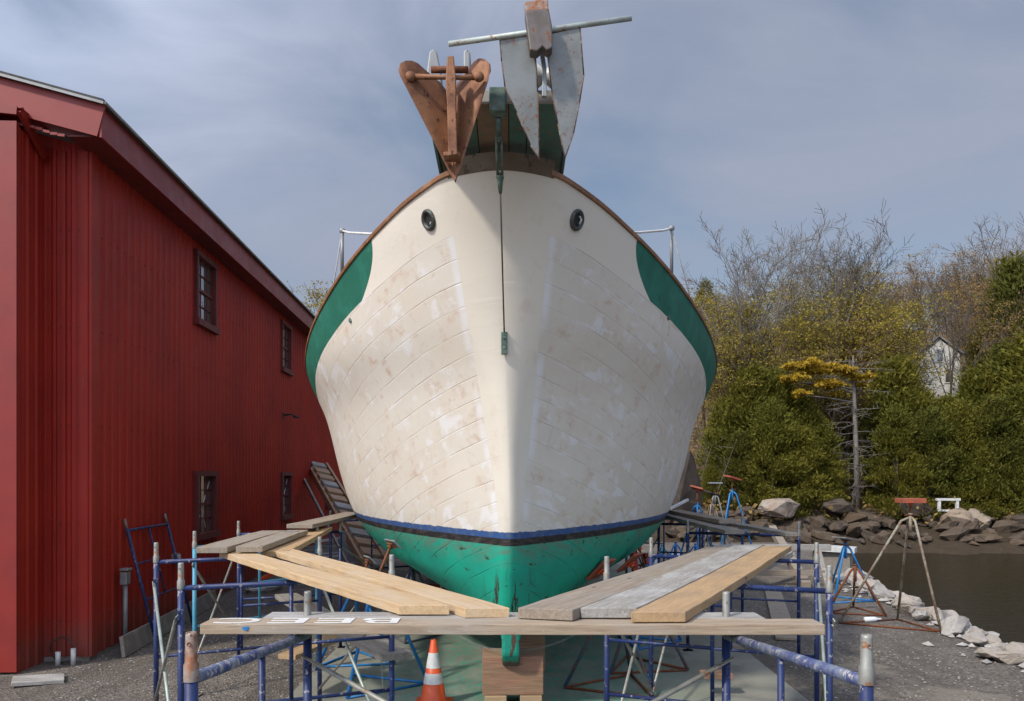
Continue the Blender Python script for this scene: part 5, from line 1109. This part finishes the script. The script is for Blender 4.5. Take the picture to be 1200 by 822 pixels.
def branching(seed, H, spread=0.6, levels=4, trunk_r=0.16, first=0.35, nb=(8, 5, 5, 4), thin=0.011, up=0.35, vase=False):
    r_ = random.Random(seed); trunk = MB(); tw = MB(); tips = []
    def grow(p, d, L_, r0, lev):
        n_ = 5 if lev == 0 else 4 if lev < 3 else 3; pts = [p]; dd = d.copy()
        for i in range(n_):
            dd = (dd+Vector((r_.gauss(0, .08), r_.gauss(0, .08), r_.gauss(0, .05)+ (up*0.10 if lev else 0.02)))*(1.0 if lev else 0.45)).normalized(); pts.append(pts[-1]+dd*L_/n_)
        rs = [max(thin, r0*(1-0.72*i/n_)) for i in range(n_+1)]
        (trunk if lev == 0 else tw).tube(pts, rs, 8 if lev == 0 else 5 if lev == 1 else 3, cap=False)
        if lev >= levels-1: tips.extend(pts[1:])
        if lev >= levels: return
        for k in range(nb[lev]):
            t = lerp(first if lev == 0 else 0.2, 1.0, (k+r_.random())/nb[lev]); i = min(n_-1, int(t*n_)); q_ = pts[i].lerp(pts[i+1], t*n_-i)
            ax = (pts[i+1]-pts[i]).normalized(); side = ax.cross(Vector((r_.gauss(0, 1), r_.gauss(0, 1), r_.gauss(0, 1)))).normalized()
            if vase and lev == 0:
                az = (k*2.4+r_.uniform(-.4, .4)); side = Vector((math.cos(az), math.sin(az), 0)); nd = (Vector((0, 0, 1))+side*r_.uniform(.18, .60)*spread/0.6).normalized()
                grow(q_, nd, H*(1-0.8*q_.z/H)*r_.uniform(0.62, 0.8), max(thin, rs[i]*0.62), 1); continue
            nd = (ax*r_.uniform(0.6, 1.0)+side*r_.uniform(0.45, 0.8)*(spread/0.6)+Vector((0, 0, up))).normalized()
            grow(q_, nd, L_*r_.uniform(0.36, 0.52)*(1.0-0.25*t if lev == 0 else 1), max(thin, rs[i]*0.55), lev+1)
    grow(Vector((0, 0, -0.3)), Vector((r_.gauss(0, .05), r_.gauss(0, .05), 1)).normalized(), H*0.75, trunk_r, 0)
    return trunk, tw, tips
KINDS = {}
def proto(kind, seed, bark, leaf=None, nleaf=0, lsize=0.12, **k):
    H = k.pop('H', 10.0); tr, tw, tips = branching(seed, H, **k); root = thing('proto_'+kind, 'x', 'tree', (0, -500, 0))
    t_o = tr.build('trunk', M[bark], root); b_o = tw.build('branches' if leaf else 'crown', M[bark], root)
    zmax = max(v_[2] for v_ in tw.v)
    if leaf:
        rr = np.random.default_rng(seed); T = np.array([tuple(t) for t in tips]); ncl = 190; cl = T[rr.integers(0, len(T), ncl)]; n1_ = int(nleaf*0.75); C = np.concatenate([cl[rr.integers(0, ncl, n1_)]+rr.normal(size=(n1_, 3))*np.array([.30, .30, .075]), T[rr.integers(0, len(T), nleaf-n1_)]+rr.normal(size=(nleaf-n1_, 3))*np.array([.17, .17, .13])])
        o = bpy.data.objects.new('crown', qmesh('crown', quads(C, lsize, rr), M[leaf])); COL.objects.link(o); o.parent = root; b_o.parent = t_o
    KINDS.setdefault(kind, []).append((root, zmax)); return root
for s_ in (1, 2, 3, 4, 5): proto('bare', s_, 'bark_pale' if s_ in (1, 2, 4) else 'bark', levels=4, nb=(7, 6, 5, 5), thin=0.008, up=0.16, spread=0.66, trunk_r=0.17, first=0.5, vase=True)
for s_ in (11, 12, 13): proto('yellow', s_, 'bark_brown', 'bud_y', 5200, 0.062, levels=4, nb=(9, 6, 4, 3), thin=0.009, up=0.2, spread=0.75, trunk_r=0.10, first=0.3)
for s_ in (21, 22, 23): proto('brown', s_, 'bark_brown', 'bud_b', 4600, 0.065, levels=4, nb=(10, 6, 4, 3), thin=0.009, up=0.35, spread=0.55, trunk_r=0.10, first=0.3, vase=True)
def cedar(seed, H=6.0, Rm=1.9, leaf='cedar'):
    rr = np.random.default_rng(seed); root = thing('proto_cedar', 'x', 'tree', (0, -500, 0)); P_ = []; up_ = []
    for k in range(130):
        h = H*rr.random()**0.8; R_ = Rm*(1-(h/H)**1.7)**0.8*(0.75+0.25*math.sin(3*h+seed)*0.5+0.2*rr.random())+0.05
        a = rr.random()*6.283; rad = R_*rr.uniform(0.65, 1.0); c_ = np.array([rad*math.cos(a), rad*math.sin(a), h*0.98+0.1]); n_ = 150
        o_ = rr.normal(size=(n_, 3))*np.array([.23, .23, .15])*rr.uniform(.6, 1.3); P_.append(c_+o_); up_.append(np.tile(np.array([math.cos(a)*0.7, math.sin(a)*0.7, 0.75]), (n_, 1)))
    for k in range(60):
        h = H*0.9*rr.random(); a = rr.random()*6.283; rad = Rm*0.4*rr.random(); P_.append(np.array([rad*math.cos(a), rad*math.sin(a), h])+rr.normal(size=(16, 3))*0.25); up_.append(np.tile(np.array([0, 0, 1.]), (16, 1)))
    P_ = np.concatenate(P_); up_ = np.concatenate(up_)
    o = bpy.data.objects.new('crown', qmesh('crown', quads(P_, 0.07, rr, 2.9, up_), M[leaf])); COL.objects.link(o); o.parent = root
    MB().tube([(0, 0, -0.4), (0.03, 0, H*0.5), (0, 0, H*0.9)], [0.13, 0.08, 0.02], 8).build('trunk', M['bark_dark'], root)
    KINDS.setdefault('cedar', []).append((root, H+0.25))
for s_, lf_ in ((31, 'cedar'), (32, 'cedar'), (33, 'cedar2'), (34, 'cedar')): cedar(s_, leaf=lf_)
used = {}
NAMES = {'bare': 'bare_tree', 'yellow': 'budding_tree', 'brown': 'budding_tree', 'cedar': 'cedar_tree'}
def plant(kind, px, Y_, top, label, group=None, wide=1.0, var=None):
    x_ = X(px, Y_); zb = height(x_, Y_); zt = Zp(top, Y_); i = random.randrange(len(KINDS[kind])) if var is None else var; root, hm = KINDS[kind][i]
    s_ = (zt-zb)/hm; first = (kind, i) not in used; rz = random.uniform(0, 6.28); sc = (s_*wide, s_*wide, s_)
    if first: used[(kind, i)] = 1; root.location = (x_, Y_, zb); root.rotation_euler = (0, 0, rz); root.scale = sc; r = root; r['label'] = label
    else: r = dup(root, (x_, Y_, zb), rz, sc, label)
    r.name = NAMES[kind]
    if 'group' in r: del r['group']
    if group: r['group'] = group
    return r
plant('bare', 985, 46.5, 268, 'slim bare tree between the two tallest bare crowns', wide=0.8, var=3)
plant('bare', 1116, 46.5, 310, 'thin bare tree across the right side of the white house', wide=0.6, var=4)
BL = 'tall bare grey tree rising above the budding trees on the hill'
plant('bare', 912, 46, 250, 'tall bare tree with a broad fan of twigs, first big one right of the hull', wide=1.1, var=1)
plant('bare', 1046, 47, 238, 'tallest bare tree, dark open crown above the middle of the hillside', wide=1.15, var=2)
plant('bare', 872, 45, 275, 'pale leaning bare tree nearest the boat', wide=1.0, var=0)
for px, Y_, t in ((965, 62, 290), (1204, 50, 246), (1145, 62, 300), (1240, 55, 250)):
    plant('bare', px, Y_, t, BL, 'bare trees on the far hillside', wide=1.2)
YL = 'yellow green budding tree on the hillside right of the hull'
for px, Y_, t in ((826, 50, 330), (852, 47, 340), (885, 46, 352), (920, 48, 335), (955, 47, 322), (985, 50, 305), (1015, 49, 318), (840, 58, 335), (900, 60, 335), (968, 58, 318), (1030, 47, 335), (940, 44, 370), (865, 44, 385), (995, 45, 372), (845, 43.8, 372), (892, 44, 352), (925, 44, 372), (968, 44, 348), (1012, 44.5, 345), (1048, 45, 352)):
    plant('yellow', px, Y_, t, YL, 'yellow green budding trees', wide=1.15)
OL = 'brownish budding tree on the right part of the hillside'
for px, Y_, t in ((1040, 52, 305), (1166, 54, 292), (1140, 56, 284), (1165, 55, 290), (1168, 48, 325), (1180, 49, 310), (1036, 47, 342), (1190, 52, 300), (1215, 50, 290), (1075, 62, 290), (1180, 60, 285), (1240, 56, 280), (1030, 60, 310), (1110, 60, 300), (1025, 45, 375), (1178, 45, 372), (1175, 46, 350), (822, 47, 395)):
    plant('brown', px, Y_, t, OL, 'brown budding trees', wide=1.1)
CL = 'dense yellowish green cedar at the foot of the far hillside'
for px, Y_, t, wd in ((850, 42, 470, 1.0), (880, 41.5, 425, 1.1), (908, 41, 432, 1.0), (938, 41, 455, 1.0), (962, 40.5, 490, 1.0), (866, 39.5, 505, 1.1), (905, 39.2, 470, 1.1), (938, 39, 500, 1.1), (832, 40, 545, .9), (975, 39.6, 548, .9),
                     (1050, 42, 418, 1.0), (1078, 42, 455, 1.0), (1110, 42.5, 464, 1.0), (1148, 43, 425, 1.1), (1182, 43, 400, 1.1), (1218, 42, 380, 1.2), (1050, 39.5, 475, 1.1), (1088, 39.6, 478, 1.2), (1125, 39.8, 470, 1.1), (1162, 39.6, 465, 1.2), (1198, 39.6, 450, 1.2), (1240, 40, 420, 1.2), (1068, 38.9, 530, 1.0), (1150, 38.9, 520, 1.1), (1190, 38.7, 520, 1.1), (1275, 41, 420, 1.2)):
    plant('cedar', px, Y_, t, CL, 'cedars along the far shore', wide=wd*random.uniform(.85, 1.08))
for px, Y_, t in ((1012, 50, 395), (1040, 51, 385), (1150, 50, 400), (975, 52, 400)): plant('cedar', px, Y_, t, 'darker evergreen standing half hidden among the hillside trees', 'evergreens among the hillside trees', wide=0.7, var=2)
plant('cedar', 1188, 47, 300, 'tall dark evergreen at the right edge above the cedars', wide=0.75, var=2)
plant('cedar', 826, 66, 328, 'small dark evergreen top just right of the green bulwark', wide=0.6, var=2)
# bare pine with yellow tufts
px_, Y_ = 1002, 40.2; x_ = X(px_, Y_); zb = height(x_, Y_); pn = thing('pine_tree', 'half dead pine with bare whorled limbs and orange yellow tufts on top', 'tree', (x_, Y_, zb))
H_ = Zp(418, Y_)-zb; r_ = random.Random(4)
MB().tube([(0.15, 0, -0.3), (0.05, 0, H_*0.4), (-0.05, 0, H_*0.8), (-0.1, 0, H_)], [0.16, 0.13, 0.08, 0.03], 9).build('trunk', M['bark_pale'], pn)
lb = MB(); tf = []
for i in range(62):
    h = H_*(0.10+0.88*r_.random()); a = r_.uniform(0, 6.28); L_ = r_.uniform(0.9, 2.0)*(1.1 if h > H_*0.75 else 0.9); c_, s2 = math.cos(a), math.sin(a); rise = r_.uniform(-0.35, 0.35)
    pts = [Vector((0, 0, h)), Vector((c_*L_*.5, s2*L_*.5, h+rise*L_*.3)), Vector((c_*L_, s2*L_, h+rise*L_*0.5-0.05))]; lb.tube(pts, [0.022, 0.015, 0.007], 4, cap=False)
    for k in range(9): q0 = pts[1].lerp(pts[2], r_.random()); lb.tube([q0, q0+Vector((r_.gauss(0, .25), r_.gauss(0, .25), r_.gauss(-.05, .12)))], [0.009, 0.006], 3, cap=False)
lb.build('limbs', M['bark_pale'], pn)
rr = np.random.default_rng(3); tc_ = []
for (a, b, w_) in ((930, 428, 14), (950, 436, 16), (925, 445, 10), (985, 431, 14), (960, 432, 10), (1000, 436, 12), (968, 450, 9), (1015, 447, 8), (935, 461, 9), (980, 452, 10), (945, 428, 10)):
    c0 = np.array(P(a, b, Y_-0.3)-Vector((x_, Y_, zb))); 
    for q in range(7):
        n_ = 70; tc_.append(c0+np.array([rr.normal()*w_*0.025, rr.normal()*.3, rr.normal()*0.10])+rr.normal(size=(n_, 3))*np.array([0.13, 0.15, 0.04]))
for (a, b) in ((935, 430), (955, 440), (985, 433)):
    pass
tl_ = MB()
for (a, b) in ((928, 430), (950, 440), (925, 447), (1012, 437), (968, 452), (935, 463)):
    e_ = P(a, b, Y_-0.3)-Vector((x_, Y_, zb)); tl_.tube([Vector((0, 0, e_.z-0.35)), Vector((e_.x*.5, -0.15, e_.z-0.12)), e_], [0.045, 0.03, 0.012], 5, cap=False)
tl_.build('limbs', M['bark_pale'], pn)
o = bpy.data.objects.new('needles', qmesh('needles', quads(np.concatenate(tc_), 0.11, rr, 2.2), M['pine_y'])); COL.objects.link(o); o.parent = pn
# tree beyond the shed roof, left
plant('yellow', 376, 62, 338, 'lone budding tree showing between the shed roof and the hull', wide=1.0)
plant('yellow', 395, 66, 335, 'second budding tree behind the lone one at the shed roof', wide=1.0)
for rts in KINDS.values():
    for r0, _ in rts:
        if r0.location.y < -400:
            for ch in list(r0.children_recursive): bpy.data.objects.remove(ch)
            bpy.data.objects.remove(r0)
# undergrowth
ug = []; rr = np.random.default_rng(9)
for i in range(1500):
    px = rr.uniform(785, 1300); Y_ = rr.uniform(37.5, 75); x_ = X(px, Y_); n_ = 9
    c0 = np.array([x_, Y_, height(x_, Y_)+0.3]); ug.append(c0+rr.normal(size=(n_, 3))*np.array([.5, .4, .35]))
o = bpy.data.objects.new('undergrowth', qmesh('undergrowth', quads(np.concatenate(ug), 0.16, rr), M['bud_b'])); COL.objects.link(o); tag(o, 'brown brush and dead leaves on the far hillside', 'undergrowth', kind='stuff')
tw = MB(); r_ = random.Random(8)
for i in range(520):
    px = r_.uniform(785, 1290); Y_ = r_.uniform(39, 70); x_ = X(px, Y_); z_ = height(x_, Y_); L_ = r_.uniform(1.2, 4.5)
    p0 = Vector((x_, Y_, z_-.1)); d_ = Vector((r_.gauss(0, .22), r_.gauss(0, .2), 1)).normalized(); p1_ = p0+d_*L_
    tw.tube([p0, (p0+p1_)/2+Vector((r_.gauss(0, .1), 0, 0)), p1_], [0.03, 0.022, 0.01], 3, cap=False)
    for k in range(6): q0 = p0.lerp(p1_, r_.uniform(.35, 1)); tw.tube([q0, q0+Vector((r_.gauss(0, .45), r_.gauss(0, .4), r_.uniform(.1, .8)))], [0.012, 0.008], 3, cap=False)
o = tw.build('brush', M['bark']); tag(o, 'thicket of bare saplings and brush across the far hillside', 'brush', kind='stuff')
